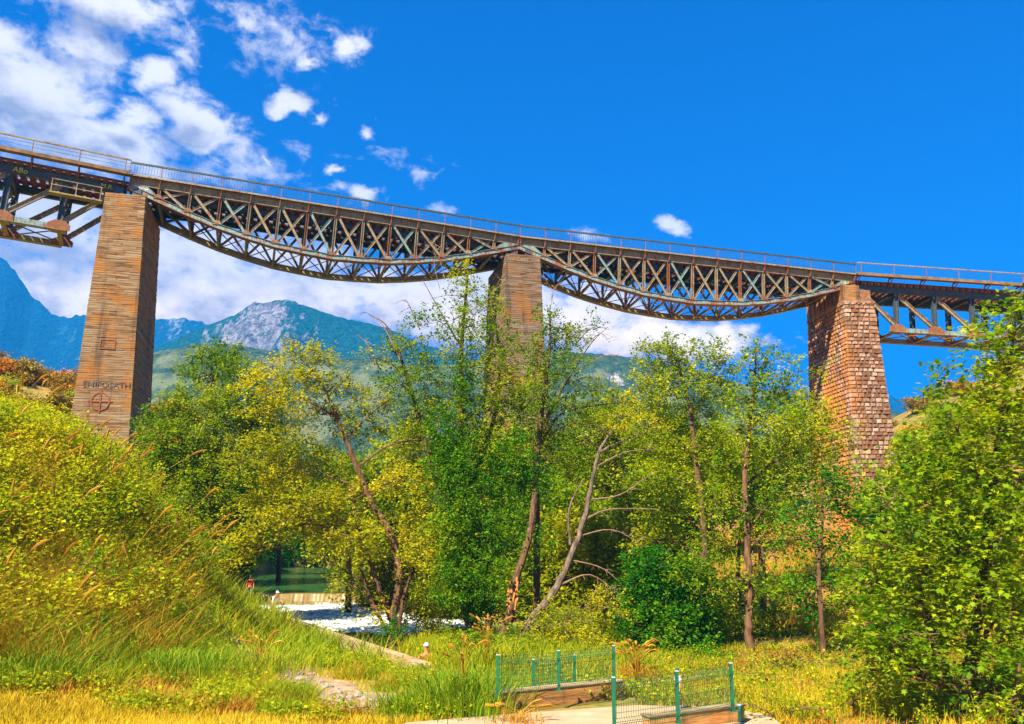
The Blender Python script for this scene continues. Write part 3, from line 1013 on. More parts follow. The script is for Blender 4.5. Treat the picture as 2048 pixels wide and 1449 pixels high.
# small inspection platform beside the left pier
pf = MB().box((-5.0, -.45, -2.62), (-1.55, .2, -2.52))
pf.build('platform', 'steel_lemon', spanL)
for x in (-4.9, -3.3, -1.7):
    MB().beam((x, -.4, -2.515), (x, -.4, -1.55), .06, .06).build('platform_post', 'steel_olive', spanL)
for z in (-1.55, -2.0):
    MB().beam((-4.98, -.4, z), (-1.6, -.4, z), .05, .05).build('platform_rail', 'steel_olive', spanL)


def pier_geo(c, head, ztop, zbot, w_top, d_top, batter, front):
    """returns function (face, u in 0..1, z) -> world point; faces 0 front 1 right 2 back 3 left"""
    e = Vector((math.cos(head), math.sin(head), 0))
    n = Vector((-math.sin(head), math.cos(head), 0))

    def corner(k, z):
        b = (ztop - z) * batter
        sx_ = (-1, 1, 1, -1)[k] * (w_top / 2 + b)
        y = (front - b) if k in (0, 1) else (front + d_top + b)
        p = c + e * sx_ + n * y
        return Vector((p.x, p.y, z))
    nr = [-n, e, n, -e]

    def fn(face, u, z):
        return corner(face, z).lerp(corner((face + 1) % 4, z), u)
    return fn, nr, corner


def plank(mb, fn, nrm, face, u0, u1, z0, z1, out, inset=.0, r=None, rough=.0):
    """one raised cell on a pier face (10 triangles)"""
    b = [fn(face, u0, z0), fn(face, u1, z0), fn(face, u1, z1), fn(face, u0, z1)]
    cu, cz = (u0 + u1) / 2, (z0 + z1) / 2
    ce = fn(face, cu, cz)
    t = [p.lerp(ce, inset) + nrm[face] * (out + random.uniform(-rough, rough)) for p in b]
    b = [p - nrm[face] * .03 for p in b]
    mb.add(b + t, [(4, 5, 6, 7), (0, 1, 5, 4), (1, 2, 6, 5), (2, 3, 7, 6), (3, 0, 4, 7)], r)


def concrete_pier(c, head, ztop, zbot, wt_, dt, front, label, mat):
    o = empty('concrete_pier', (c.x, c.y, zbot))
    tag(o, label, 'bridge pier', 'piers of the viaduct')
    off = Vector((c.x, c.y, zbot))
    fn, nr, corner = pier_geo(c, head, ztop, zbot, wt_, dt, .031, front)
    b = MB()
    b.add([corner(k, zbot) - off for k in range(4)] + [corner(k, ztop) - off for k in range(4)],
          [(0, 1, 5, 4), (1, 2, 6, 5), (2, 3, 7, 6), (3, 0, 4, 7), (4, 5, 6, 7)])
    b.build('shaft', mat, o)
    fo = lambda f, u, z: fn(f, u, z) - off
    p = MB()
    z = zbot
    while z < ztop - .08:
        h = random.uniform(.13, .21)
        z1 = min(ztop - .01, z + h)
        for f in range(4):
            cuts = sorted([0.003, .997] + [random.uniform(.1, .9) for _ in range(2)])
            for u0, u1 in zip(cuts[:-1], cuts[1:]):
                if u1 - u0 < .03:
                    continue
                plank(p, fo, nr, f, u0, u1, z + .012, z1 - .008, random.choice((.010, .014, .020, .034)), .0, None, .005)
        z = z1
    q = p.build('board_marked_skin', mat, o)
    q['kind'] = 'stuff'
    # bearing plinths under the trusses
    e_ = Vector((math.cos(head), math.sin(head), 0))
    n_ = Vector((-math.sin(head), math.cos(head), 0))
    for s in (-1, 1):
        for y in (.1, 4.9):
            m = MB()
            cc = c + e_ * (s * .62) + n_ * y - off
            cc.z = ztop - zbot
            m.beam(cc, cc + Vector((0, 0, .74)), .6, .6, tuple(n_))
            m.build('bearing', 'steel_dark', o)
    return o, fo, nr


P1 = concrete_pier(J[0] + Vector((.02, 0, 0)), R(14), J[0].z - 2.76, 0, 2.75, 7.0, -.85, 'tall weathered concrete pier on the left with a painted crossed circle', 'pier_concrete')
P2 = concrete_pier(J[1] + Vector((.15, 0, 0)), R(14), J[1].z - 2.76, -1, 2.9, 7.0, -.85, 'grey stained concrete pier in the middle behind the bare treetops', 'pier_concrete_grey')


def face_mark(P, name, segs, mat, width):
    """painted stroke on the front face of a pier: segs in (u, z) pairs"""
    o, fo, nr = P
    m = MB()
    for (u0, z0), (u1, z1) in segs:
        a, b = fo(0, u0, z0) + nr[0] * .062, fo(0, u1, z1) + nr[0] * .062
        m.beam(a, b, .012, width, tuple(nr[0]))
    return m.build(name, mat, o)


def zpx(P, py, px=240):
    """height on the front face seen at pixel row py"""
    return at(px, py, 58.2).z


zc = zpx(P1, 804)
circ = [((.46 + .155 * math.cos(a), zc + .62 * math.sin(a)), (.46 + .155 * math.cos(b), zc + .62 * math.sin(b))) for a, b in
        [(2 * math.pi * k / 18, 2 * math.pi * (k + 1) / 18) for k in range(18)]]
circ += [((.46, zc - .85), (.46, zc + .8)), ((.25, zc), (.67, zc))]
face_mark(P1, 'painted_circle', circ, 'paint_rust', .09)
zs = zpx(P1, 690)
face_mark(P1, 'painted_square', [((.34, zs - .3), (.62, zs - .3)), ((.62, zs - .3), (.62, zs + .35)), ((.62, zs + .35), (.34, zs + .35)), ((.34, zs + .35), (.34, zs - .3))], 'paint_rust', .06)


def pier_text(P, body, u, z, size, mat, head):
    o, fo, nr = P
    loc = fo(0, u, z) + nr[0] * .066
    text_obj('painted_lettering', body, size, mat, o, loc, (R(90) - math.atan(.036), 0, head))


pier_text(P1, 'ENIPOSATH', .12, zpx(P1, 775), .58, 'paint_dark', R(14))
pier_text(P2, 'NIKOSVEN', .03, J[1].z - 2.76 - .62 - (-1) + (-1), .46, 'coping_concrete', R(14))


# stone pier: every block of its faces has its own depth
def stone_pier():
    c, head = J[2] + Vector((-.22, 0, 0)), R(6.5)
    zcap = J[2].z - 2.2
    ztop, zbot = J[2].z - 3.65, 1.0
    o = empty('stone_pier', (c.x, c.y, zbot))
    tag(o, 'rough stone masonry pier on the right with a concrete cap', 'bridge pier', 'piers of the viaduct')
    off = Vector((c.x, c.y, zbot))
    fn, nr, corner = pier_geo(c, head, ztop, zbot, 2.75, 7.2, .036, -.85)
    fo = lambda f, u, z: fn(f, u, z) - off
    b = MB()
    b.add([corner(k, zbot) - off for k in range(4)] + [corner(k, ztop) - off for k in range(4)],
          [(0, 1, 5, 4), (1, 2, 6, 5), (2, 3, 7, 6), (3, 0, 4, 7), (4, 5, 6, 7)])
    b.build('core', 'mortar', o)
    rest = MB()
    z = ztop
    count = 0
    e_, n_ = nr[1], nr[2]
    while z > zbot + .2:
        h = random.uniform(.31, .43)
        z0 = z - h
        for f in (0, 3, 1, 2):
            wid = (fo(f, 0, z) - fo(f, 1, z)).length
            u = 0.0
            while u < .999:
                sw = random.uniform(.34, .72) if f in (0, 2) else random.uniform(.34, .60)
                u1 = u + sw / wid
                if 1 - u1 < .3 / wid:
                    u1 = 1.0
                g0, g1 = .055 / wid, .055 / wid
                m = MB() if (f == 0 and count < 300) else rest
                quoin = (u == 0.0 or u1 == 1.0)
                plank(m, fo, nr, f, u + (g0 if u > 0 else 0), u1 - (g1 if u1 < 1 else 0), z0 + .022, z - .022,
                      random.uniform(.05, .12), .30 if not quoin else .14, None, .03)
                if m is not rest:
                    count += 1
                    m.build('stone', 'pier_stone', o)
                u = u1
        z = z0
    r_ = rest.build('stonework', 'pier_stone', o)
    r_['kind'] = 'stuff'
    # concrete cap under the lenticular span and lower stone seat under the deck span
    def blk(x0, x1, y0, y1, za, zb_):
        vs = []
        for x in (x0, x1):
            for y in (y0, y1):
                for zz in (za, zb_):
                    p = c + e_ * x + n_ * y - off
                    vs.append((p.x, p.y, zz - zbot))
        m = MB()
        m.add(vs, BOXF)
        return m
    blk(-1.42, .12, -.88, 6.4, ztop - .25 + .004, zcap).build('cap', 'wall_concrete', o)
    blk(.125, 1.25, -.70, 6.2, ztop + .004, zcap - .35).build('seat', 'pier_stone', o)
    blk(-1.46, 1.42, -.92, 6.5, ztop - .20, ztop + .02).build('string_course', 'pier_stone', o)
    for k, y in enumerate((.2, 1.2, 1.9, 2.6, 3.5, 4.6, 5.6)):    # rusty ribs on the cap's river face
        blk(-1.50, -1.424, y, y + .18, zcap - (1.25 if k % 3 else 2.0), zcap - .1).build('rib', 'steel_rusty', o)
    for y in (.1, 4.9):
        for x in (-.6, .7):
            za = zcap if x < 0 else zcap - .35
            blk(x - .28, x + .28, y - .3, y + .3, za + .003, za + (.26 if x < 0 else .25)).build('bearing', 'steel_dark', o)
    return o


stone_pier()

# ------------------------------------------------------------------ foliage
def leaves_np(C, D, size, lobed=False, flat=.55, jit=.35):
    """C leaf bases (n,3); D preferred direction (n,3); returns V, F(list), rnd"""
    n = len(C)
    D = D + rng.normal(0, jit, (n, 3))
    D /= np.linalg.norm(D, axis=1)[:, None] + 1e-9
    up = np.zeros((n, 3))
    up[:, 2] = 1
    up = up * (flat + .25) + rng.normal(0, .36, (n, 3))
    Sd = np.cross(D, up)
    Sd /= np.linalg.norm(Sd, axis=1)[:, None] + 1e-9
    Nn = np.cross(Sd, D)
    s = size * rng.uniform(.5, 1.35, n)[:, None]
    if not lobed:
        w = .40
        P = np.stack([C, C + D * s * .45 + Sd * s * w + Nn * s * .12, C + D * s - Nn * s * .08, C + D * s * .45 - Sd * s * w + Nn * s * .12], 1)
        i = np.arange(n)[:, None] * 4
        Fc = np.concatenate([i + np.array([[0, 1, 2]]), i + np.array([[0, 2, 3]])])
        r = np.tile(rng.random(n), 2)
        return P.reshape(-1, 3), Fc, r
    pts = [(0, 0, 0), (.18, .42, .04), (.36, .22, .08), (.62, .50, .02), (.62, .18, .06), (1.0, 0, -.1), (.62, -.18, .06), (.62, -.50, .02), (.36, -.22, .08), (.18, -.42, .04)]
    P = np.stack([C + D * s * a + Sd * s * b + Nn * s * k for a, b, k in pts], 1)
    i = np.arange(n)[:, None] * 10
    tr = [(0, 1, 2), (0, 2, 4), (2, 3, 4), (0, 4, 6), (4, 5, 6), (0, 6, 8), (6, 7, 8), (0, 8, 9)]
    Fc = np.concatenate([i + np.array([t]) for t in tr])
    return P.reshape(-1, 3), Fc, np.tile(rng.random(n), len(tr))


PERK = 4.4


def crown(lobes, leaf, per_m2, flat=.55, twig_len=.7, lobed=False, upb=.35, seed_hue=.35):
    """lobes: (centre Vector, radii (rx, ry, rz), weight); leaves hang in twig clumps through the volume"""
    CC, DD, HU, TW = [], [], [], []
    for c, rad, wgt in lobes:
        rad = np.array(rad)
        area = math.pi * rad[0] * rad[2]
        ntw = max(3, int(area * per_m2 * wgt * PERK))
        d = rng.normal(0, 1, (ntw, 3))
        d /= np.linalg.norm(d, axis=1)[:, None]
        rr = rng.random(ntw) ** .45
        base = np.array(c) + d * rad * rr[:, None] * rng.uniform(.75, 1.12, ntw)[:, None]
        tdir = d * .9 + rng.normal(0, .45, (ntw, 3)) + np.array([0, 0, upb])
        tdir /= np.linalg.norm(tdir, axis=1)[:, None]
        hue = rng.normal(0, .15, ntw) + rng.normal(0, .13)
        nl = 16
        t = (np.arange(nl) + .5) / nl
        ln = twig_len * rng.uniform(.5, 1.2, ntw)
        cur = base[:, None, :] + tdir[:, None, :] * (t[None, :, None] * ln[:, None, None])
        leaf_ = leaf
        cur = cur + rng.normal(0, leaf * .6, cur.shape)
        cur[..., 2] -= (t ** 2)[None] * ln[:, None] * .15
        CC.append(cur.reshape(-1, 3))
        side = rng.normal(0, 1, (ntw, nl, 3))
        side[..., 2] *= .4
        DD.append((tdir[:, None, :] * .6 + side * .8).reshape(-1, 3))
        HU.append(np.repeat(hue, nl))
        TW.append((base, base + tdir * ln[:, None]))
    C, D, H = np.concatenate(CC), np.concatenate(DD), np.concatenate(HU)
    V, Fc, r = leaves_np(C, D, leaf * .80, lobed, flat)
    k = len(r) // len(H)
    r = np.clip(r * .40 + .30 + np.tile(H, k), 0, 1)
    return V, Fc, r, TW


def catmull(pts, n=6):
    P = [Vector(p) for p in pts]
    P = [P[0] * 2 - P[1]] + P + [P[-1] * 2 - P[-2]]
    out = []
    for i in range(1, len(P) - 2):
        for k in range(n):
            t = k / n
            a, b, c, d = P[i - 1], P[i], P[i + 1], P[i + 2]
            out.append(.5 * ((2 * b) + (c - a) * t + (2 * a - 5 * b + 4 * c - d) * t * t + (3 * b - a - 3 * c + d) * t ** 3))
    out.append(P[-2])
    return out


def tree(name, label, cat, d, trunks, lobes, leaf=.15, per=9, mat='leaf_green', bark='bark', group=None, flat=.55, twig=.7, lobed=False, depth=1.0,
         extra=None, bare=None, limbs=True, twigs=.12, upb=.35, ground=True):
    """trunks: list of [(px, py, radius_m[, dd])]; lobes: (px, py, rx, ry[, weight, dd]) in photo pixels at distance d"""
    base_px = trunks[0][0]
    b = at(base_px[0], base_px[1], d + (base_px[3] if len(base_px) > 3 else 0))
    if ground:
        b.z = min(b.z, tz(b.x, b.y)) - .05
    root = empty(name, b)
    tag(root, label, cat, group)
    mb = MB()
    paths = []
    for tr in trunks:
        pts = [at(p[0], p[1], d + (p[3] if len(p) > 3 else 0)) for p in tr]
        if tr is trunks[0]:
            pts[0] = b.copy()
        rad = [p[2] for p in tr]
        cv = catmull(pts, 6)
        rr = list(np.interp(np.linspace(0, len(rad) - 1, len(cv)), range(len(rad)), rad))
        if tr is trunks[0]:
            rr[0] *= 1.5
            rr[1] *= 1.2
        rr = [x * random.uniform(.93, 1.07) for x in rr]
        cv = [p + Vector((random.uniform(-1, 1), random.uniform(-1, 1), 0)) * x * .25 for p, x in zip(cv, rr)]
        mb.tube([p - b for p in cv], rr, 8)
        paths += [(p, r_) for p, r_ in zip(cv, rr)]
    LB = []
    m_px = d / F * 1.0
    for lb in lobes:
        px, py, rx, ry = lb[:4]
        w_ = lb[4] if len(lb) > 4 else 1
        dd = lb[5] if len(lb) > 5 else random.uniform(-.6, .6) * rx * m_px * depth
        c = at(px, py, d + dd)
        LB.append((c, (rx * m_px, max(rx, ry) * m_px * .9 * depth, ry * m_px), w_))
    if limbs:
        lm = MB()
        for c, rad, w_ in LB:
            best, br = None, .05
            bd = 1e9
            for p, r_ in paths:
                dz = c.z - p.z
                dist = (c - p).length + (2.5 * max(0, .25 * (c - p).length - dz))
                if dist < bd:
                    bd, best, br = dist, p, r_
            if best is None or (c - best).length < .25:
                best = best or b
            r0 = min(br * .55, .035 + .012 * (c - best).length)
            mid = best.lerp(c, .5) + Vector((0, 0, .12 * (c - best).length)) + Vector((random.uniform(-.2, .2), random.uniform(-.2, .2), 0)) * rad[0] * .4
            cv = catmull([best, mid, c], 5)
            lm.tube([p - b for p in cv], list(np.linspace(r0, r0 * .45, len(cv))), 5)
            for k in range(5):
                e = c + Vector((random.gauss(0, .6) * rad[0], random.gauss(0, .6) * rad[1], random.gauss(.15, .6) * rad[2]))
                s = cv[random.randint(4, len(cv) - 1)]
                md = s.lerp(e, .5) + Vector((0, 0, .08 * (e - s).length))
                lm.tube([p - b for p in (s, md, e)], [r0 * .45, r0 * .3, .006], 4)
        lm.build('limbs', bark, root)['kind'] = 'stuff'
    mb.build('trunk', bark, root)
    Vv, Fc, r, TW = crown(LB, leaf, per, flat, twig, lobed, upb)
    Vv = Vv - np.array(b)
    o = link('crown', mesh_np('crown', Vv, Fc, r), mat, root)
    o['kind'] = 'stuff'
    if twigs:
        tb = MB()
        for (a0, a1), (c, rad, w_) in zip(TW, LB):
            for i in range(len(a0)):
                if random.random() < twigs:
                    p0 = Vector(a0[i]).lerp(c, .35)
                    tb.tube([p0 - b, Vector(a1[i]) - b], [.012, .004], 3)
        if tb.v:
            t_ = tb.build('twigs', 'twig', root)
            t_['kind'] = 'stuff'
    if bare:
        bb = MB()
        for br_ in bare:
            pts = [at(p[0], p[1], d + (p[3] if len(p) > 3 else 0)) for p in br_]
            cv = catmull(pts, 4)
            r0, r1 = br_[0][2], br_[-1][2]
            bb.tube([p - b for p in cv], list(np.linspace(r0, r1, len(cv))), 5)
            for k in range(9):
                s = cv[random.randint(len(cv) // 3, len(cv) - 1)]
                e = s + Vector((random.uniform(-.5, .9) * (1 if pts[-1].x > pts[0].x else -1), random.uniform(-.4, .4), random.uniform(-.35, .55))) * random.uniform(.4, 1.0)
                bb.tube([s - b, s.lerp(e, .5) + Vector((0, 0, .05)) - b, e - b], [.014, .010, .004], 3)
        bb.build('bare_branches', 'twig', root)['kind'] = 'stuff'
    return root


NEAR = 'trees along the river'
# background trees beyond the weir and below the bridge
BG = [
    ('bright round willow on the river bank beyond the weir', 700, 1110, 66, [(650, 1085, 36, 45), (690, 1060, 50, 50), (740, 1110, 50, 60), (700, 1130, 40, 34)], 'leaf_bright'),
    ('yellowish dense tree right of the willow behind the leaning plane tree', 800, 1120, 58, [(800, 1080, 75, 70), (860, 1160, 60, 70), (760, 1170, 45, 60), (840, 1000, 70, 60)], 'leaf_yellow'),
    ('dark tree overhanging the river at the far end of the water', 560, 1110, 100, [(560, 1070, 60, 50), (520, 1090, 40, 40), (600, 1080, 50, 40), (640, 1050, 50, 50)], 'leaf_dark'),
    ('light green tree below the left bridge pier beyond the river', 560, 1060, 80, [(520, 1010, 60, 60), (600, 1000, 70, 60), (580, 930, 70, 50), (680, 960, 70, 60)], 'leaf_bright'),
    ('mid green tree standing in front of the foot of the middle pier', 1000, 1060, 62, [(980, 960, 90, 80), (1060, 1000, 80, 80), (1120, 930, 70, 60), (930, 1050, 70, 80)], 'leaf_green'),
    ('broad green tree between the middle pier and the paired plane trees', 1230, 1080, 56, [(1200, 880, 80, 70), (1270, 940, 90, 80), (1180, 980, 80, 80), (1290, 1040, 90, 80), (1220, 830, 60, 45), (1330, 870, 60, 60)], 'leaf_green'),
    ('yellow green tree low behind the pale leaning trunk', 1180, 1140, 46, [(1150, 1100, 90, 80), (1230, 1130, 80, 80), (1100, 1170, 70, 70)], 'leaf_yellow'),
    ('bushy green tree low beside the foot of the left pier', 380, 1050, 56, [(330, 960, 60, 70), (390, 940, 60, 60), (360, 1040, 80, 60), (440, 1010, 60, 70)], 'leaf_green'),
    ('pale green tree left of the orange earth bank', 1380, 1080, 60, [(1360, 960, 70, 70), (1430, 960, 70, 60), (1330, 900, 60, 50), (1480, 930, 70, 60)], 'leaf_bright'),
    ('green tree on the slope right of the stone pier', 1870, 960, 70, [(1850, 900, 60, 50), (1900, 870, 60, 50), (1830, 960, 60, 60), (1950, 900, 70, 70)], 'leaf_green'),
]
BG += [
    ('dark trees closing the river bend at the far end of the water', 610, 1100, 135, [(540, 1060, 60, 50), (610, 1080, 60, 44), (680, 1060, 60, 50), (590, 1020, 60, 40), (660, 1010, 60, 40), (730, 1070, 50, 50)], 'leaf_dark'),
    ('green tree behind the lower part of the leaning plane tree', 700, 1080, 52, [(690, 970, 70, 50), (740, 1040, 70, 60), (640, 1030, 50, 50), (760, 950, 50, 40), (800, 1040, 60, 60)], 'leaf_green'),
    ('tall yellow green tree filling the gap behind the ivy grown stems', 900, 1120, 50, [(880, 960, 80, 70), (900, 1080, 80, 70), (960, 1150, 70, 70), (820, 900, 60, 50), (1000, 900, 60, 60), (900, 1200, 70, 50)], 'leaf_bright'),
    ('green tree behind the pale leaning trunk and the broken stem', 1080, 1160, 48, [(1060, 1050, 80, 70), (1120, 1020, 70, 60), (1100, 1140, 80, 60), (1040, 1170, 60, 60), (1180, 1060, 70, 60)], 'leaf_green'),
    ('bushy green tree behind the slender plane tree trunk', 1330, 1160, 44, [(1300, 1000, 70, 60), (1350, 1080, 70, 60), (1270, 1110, 60, 60), (1400, 1030, 60, 50), (1250, 1190, 60, 50)], 'leaf_green'),
    ('yellow green tree behind the crown of the tall plane tree', 1520, 1060, 46, [(1470, 960, 70, 50), (1560, 930, 70, 50), (1530, 1010, 70, 40), (1420, 900, 60, 50), (1600, 860, 60, 40)], 'leaf_bright'),
    ('green tree left of the near plane tree hiding the foot of the stone pier', 1760, 1160, 40, [(1760, 1010, 60, 40), (1800, 1080, 60, 50), (1740, 1110, 50, 40), (1830, 980, 50, 50), (1700, 1000, 40, 30, .6), (1790, 1160, 60, 50)], 'leaf_plane'),
    ('dark green tree half hidden behind the near plane tree', 1930, 1160, 34, [(1900, 960, 70, 60), (1960, 1060, 80, 60), (1880, 1080, 70, 60), (2040, 1000, 70, 60), (1950, 1180, 80, 60), (2040, 860, 60, 60), (2050, 1160, 60, 70), (1870, 1180, 60, 50)], 'leaf_green'),
    ('low green tree on the bank right of the thin dark young tree', 1800, 1270, 30, [(1790, 1240, 60, 50), (1850, 1270, 60, 50), (1760, 1290, 44, 40), (1900, 1240, 60, 50)], 'leaf_plane'),
]
for lab, bx, by, d, lb, mt in BG:
    tree('background_tree', lab, 'tree', d, [[(bx, by + 60, .2), (bx, by - 20, .16), (bx + 10, by - 90, .1)]], lb, leaf=.27, per=4.4 if d < 70 else 3.2, mat=mt, group='trees beyond the river', twig=.9, twigs=0)

# left green tree beside the concrete pier
tree('leafy_tree', 'dense green tree right of the tall concrete pier, rising in front of the mountain', 'tree', 44, [[(450, 1180, .22), (445, 1020, .18), (430, 880, .12), (425, 770, .07)], [(445, 1000, .1), (500, 900, .07), (520, 830, .04)]],
     [(425, 735, 55, 42, .9), (372, 748, 22, 16, .7), (395, 705, 18, 14, .6), (450, 715, 35, 24, .8), (480, 760, 40, 40, .8), (380, 810, 55, 35), (450, 820, 70, 50), (330, 850, 50, 35), (300, 890, 28, 30), (370, 890, 70, 50), (460, 900, 70, 60), (520, 850, 60, 50), (330, 940, 60, 50), (420, 970, 80, 60), (530, 930, 55, 60), (370, 1010, 70, 55), (460, 1040, 60, 70), (550, 790, 40, 35, .7), (510, 1000, 50, 50)],
     leaf=.17, per=9, mat='leaf_green', group=NEAR)
tree('ivy_curtain_tree', 'dark green tree hung with creepers above the left river bank', 'tree', 47, [[(470, 1170, .2), (465, 1080, .16), (470, 960, .1)]],
     [(455, 1000, 40, 60), (470, 1080, 40, 60), (440, 1060, 35, 50), (490, 1010, 30, 60), (470, 1140, 32, 35), (505, 1100, 28, 40)], leaf=.18, per=10, mat='leaf_dark', group=NEAR)

# leaning plane tree, yellow leaves
tree('leaning_plane_tree', 'leaning slender tree with yellow green leaves right of the foaming water', 'tree', 35,
     [[(790, 1290, .21), (786, 1240, .17), (797, 1150, .16), (782, 1070, .15), (745, 1010, .13), (700, 900, .10), (668, 820, .075), (640, 762, .05), (600, 715, .02)],
      [(788, 1255, .12), (760, 1180, .10), (735, 1110, .09), (715, 1040, .06), (700, 970, .03)],
      [(797, 1265, .09), (806, 1200, .075), (820, 1150, .06), (815, 1090, .03)],
      [(735, 995, .06), (680, 960, .04), (600, 940, .02)], [(668, 830, .05), (610, 800, .03), (550, 760, .015)], [(690, 880, .05), (740, 830, .03), (790, 790, .015)], [(775, 1265, .08), (742, 1200, .07), (720, 1130, .04)]],
     [(600, 708, 42, 18, .9), (640, 722, 36, 20, .8), (560, 742, 48, 20, .9), (520, 770, 45, 20, .8), (620, 765, 60, 22, .9), (680, 770, 36, 18, .7), (560, 815, 70, 22, .9), (640, 830, 55, 22, .8), (740, 800, 50, 24, .8), (720, 850, 60, 26, .9),
      (520, 890, 60, 24, .9), (590, 880, 60, 24, .8), (480, 930, 44, 22, .8), (560, 950, 70, 28, .9), (640, 930, 60, 28, .9), (530, 1010, 60, 28, .9), (610, 1010, 70, 34), (690, 1000, 60, 34), (550, 1050, 60, 30), (480, 1100, 40, 30, .9), (640, 1060, 50, 30, .8), (720, 1075, 60, 36), (800, 960, 55, 36, .8), (830, 1050, 50, 40, .8), (850, 1120, 46, 40, .8), (690, 1170, 34, 24, .7), (745, 1215, 26, 26, .5), (850, 880, 55, 36, .7)],
     leaf=.16, per=9.5, mat='leaf_yellow', group=NEAR, flat=1.1, twig=.6, upb=.1)

# central ivy-grown multi-stem tree
cen = tree('ivy_grown_tree', 'tall multi-stemmed tree wrapped in ivy in front of the middle pier', 'tree', 34,
           [[(1000, 1310, .26, -.8), (1014, 1250, .19, -.8), (1033, 1160, .155, -.8), (1060, 1065, .125, -.6), (1070, 980, .09, -.2)],
            [(960, 1290, .22, .5), (935, 1150, .2, .5), (925, 950, .15, .5), (922, 800, .11, .5), (925, 660, .08, .5), (935, 560, .04, .5), (932, 520, .02, .5)],
            [(940, 1250, .2, .4), (905, 1100, .16, .3), (868, 950, .12, .1), (845, 860, .10, 0), (810, 740, .07, 1), (775, 655, .03, 1), (735, 628, .01, 1)],
            [(985, 1240, .06, -.3), (968, 1180, .05, -.3), (985, 1080, .04, -.3), (975, 1040, .02, -.3)],
            [(930, 1000, .12, .8), (985, 850, .09, .8), (1000, 720, .06, .8), (980, 600, .03, .8)],
            [(925, 700, .05, .5), (890, 640, .03, .5), (845, 560, .012, .5)]],
           [(925, 545, 26, 20, .8), (930, 590, 36, 26, .8), (910, 640, 40, 30, .75), (950, 650, 35, 30, .7), (925, 700, 50, 36, .75), (985, 610, 24, 34, .8), (1000, 680, 36, 40, .8), (985, 740, 50, 40, .9), (1010, 770, 40, 36, .8),
            (850, 640, 32, 22, .6), (830, 690, 44, 30, .6), (780, 700, 36, 24, .6), (860, 740, 50, 36, .8), (740, 715, 26, 18, .45), (800, 770, 60, 30, .8), (900, 800, 60, 44), (960, 830, 60, 50), (840, 830, 50, 40, .9), (1030, 830, 50, 40, .9)],
           leaf=.13, per=10, mat='leaf_green', bark='bark', group=NEAR, twig=.55,
           bare=[[(800, 720, .03), (765, 650, .02), (733, 625, .006)], [(840, 660, .025), (820, 615, .015), (812, 600, .006)], [(905, 640, .03), (935, 625, .02), (960, 612, .012)], [(890, 560, .02), (880, 520, .012), (868, 480, .005)], [(880, 580, .015), (868, 520, .01), (890, 495, .005)], [(940, 640, .02), (975, 600, .014), (1000, 560, .006)], [(760, 740, .03), (735, 690, .02), (715, 670, .006)]])
# ivy cloak: a part of that tree
iv = []
b0 = cen.location
for (px, py, rx, ry, w_) in [(925, 1000, 50, 60, 1), (935, 900, 55, 60, 1), (900, 930, 50, 50, 1), (950, 1080, 60, 60, 1), (900, 1060, 50, 50, 1), (960, 1160, 60, 55, 1), (915, 1160, 50, 60, 1), (1000, 1050, 50, 50, .9), (990, 960, 55, 50, .9), (960, 1225, 40, 40, .8), (1060, 960, 45, 55, .8), (880, 860, 34, 45, .8), (930, 760, 20, 60, .8), (1020, 900, 40, 40, .8), (1060, 1090, 40, 50, .6)]:
    iv.append((at(px, py, 33.6 + random.uniform(-.4, .5)), (rx * .02, rx * .018, ry * .02), w_))
Vv, Fc, r, _ = crown(iv, .12, 14, .3, .4)
o = link('ivy', mesh_np('ivy', Vv - np.array(b0), Fc, r), 'leaf_ivy', cen)
o['kind'] = 'stuff'
sw = MB()
for k in range(14):
    p = at(1020 + random.uniform(-7, 16), 1200 + random.uniform(-18, 26), 33.05)
    sw.beam(p - b0, p + Vector((random.uniform(.02, .12), -.02, random.uniform(.2, .55))) - b0, .05, .06)
sw.build('split_wood', 'split_wood', cen)

# pale leaning dead-limbed trunk
tree('pale_leaning_tree', 'grey barked tree leaning right with bare twiggy branches', 'tree', 33.5,
     [[(1035, 1305, .18), (1062, 1240, .15), (1108, 1185, .14), (1145, 1105, .125), (1168, 1040, .105), (1185, 960, .08), (1198, 905, .065), (1225, 862, .04), (1262, 820, .025)],
      [(1198, 905, .06), (1250, 880, .035), (1320, 850, .015)], [(1140, 1090, .05), (1138, 1020, .04), (1165, 960, .02)]],
     [(1240, 830, 46, 30, .5), (1290, 850, 40, 26, .4), (1200, 860, 40, 26, .4), (1110, 1220, 40, 30, .6), (1070, 1260, 40, 30, .5), (1160, 1230, 46, 34, .5)],
     leaf=.12, per=9, mat='leaf_yellow', bark='bark_grey', group=NEAR, twig=.5,
     bare=[[(1160, 1045, .04), (1215, 1020, .03), (1300, 1018, .01)], [(1178, 1000, .035), (1240, 990, .02), (1300, 950, .008)], [(1150, 1075, .03), (1225, 1060, .02), (1290, 1095, .008)], [(1120, 1170, .04), (1180, 1150, .025), (1240, 1190, .008)], [(1140, 1120, .03), (1210, 1140, .02), (1270, 1200, .008)], [(1070, 1252, .04), (1150, 1250, .03), (1190, 1265, .02), (1255, 1320, .008)], [(1190, 935, .03), (1250, 905, .02), (1310, 900, .008)], [(1165, 1225, .02), (1200, 1180, .015), (1250, 1215, .006)], [(1168, 1240, .02), (1215, 1215, .012), (1240, 1240, .006)]])

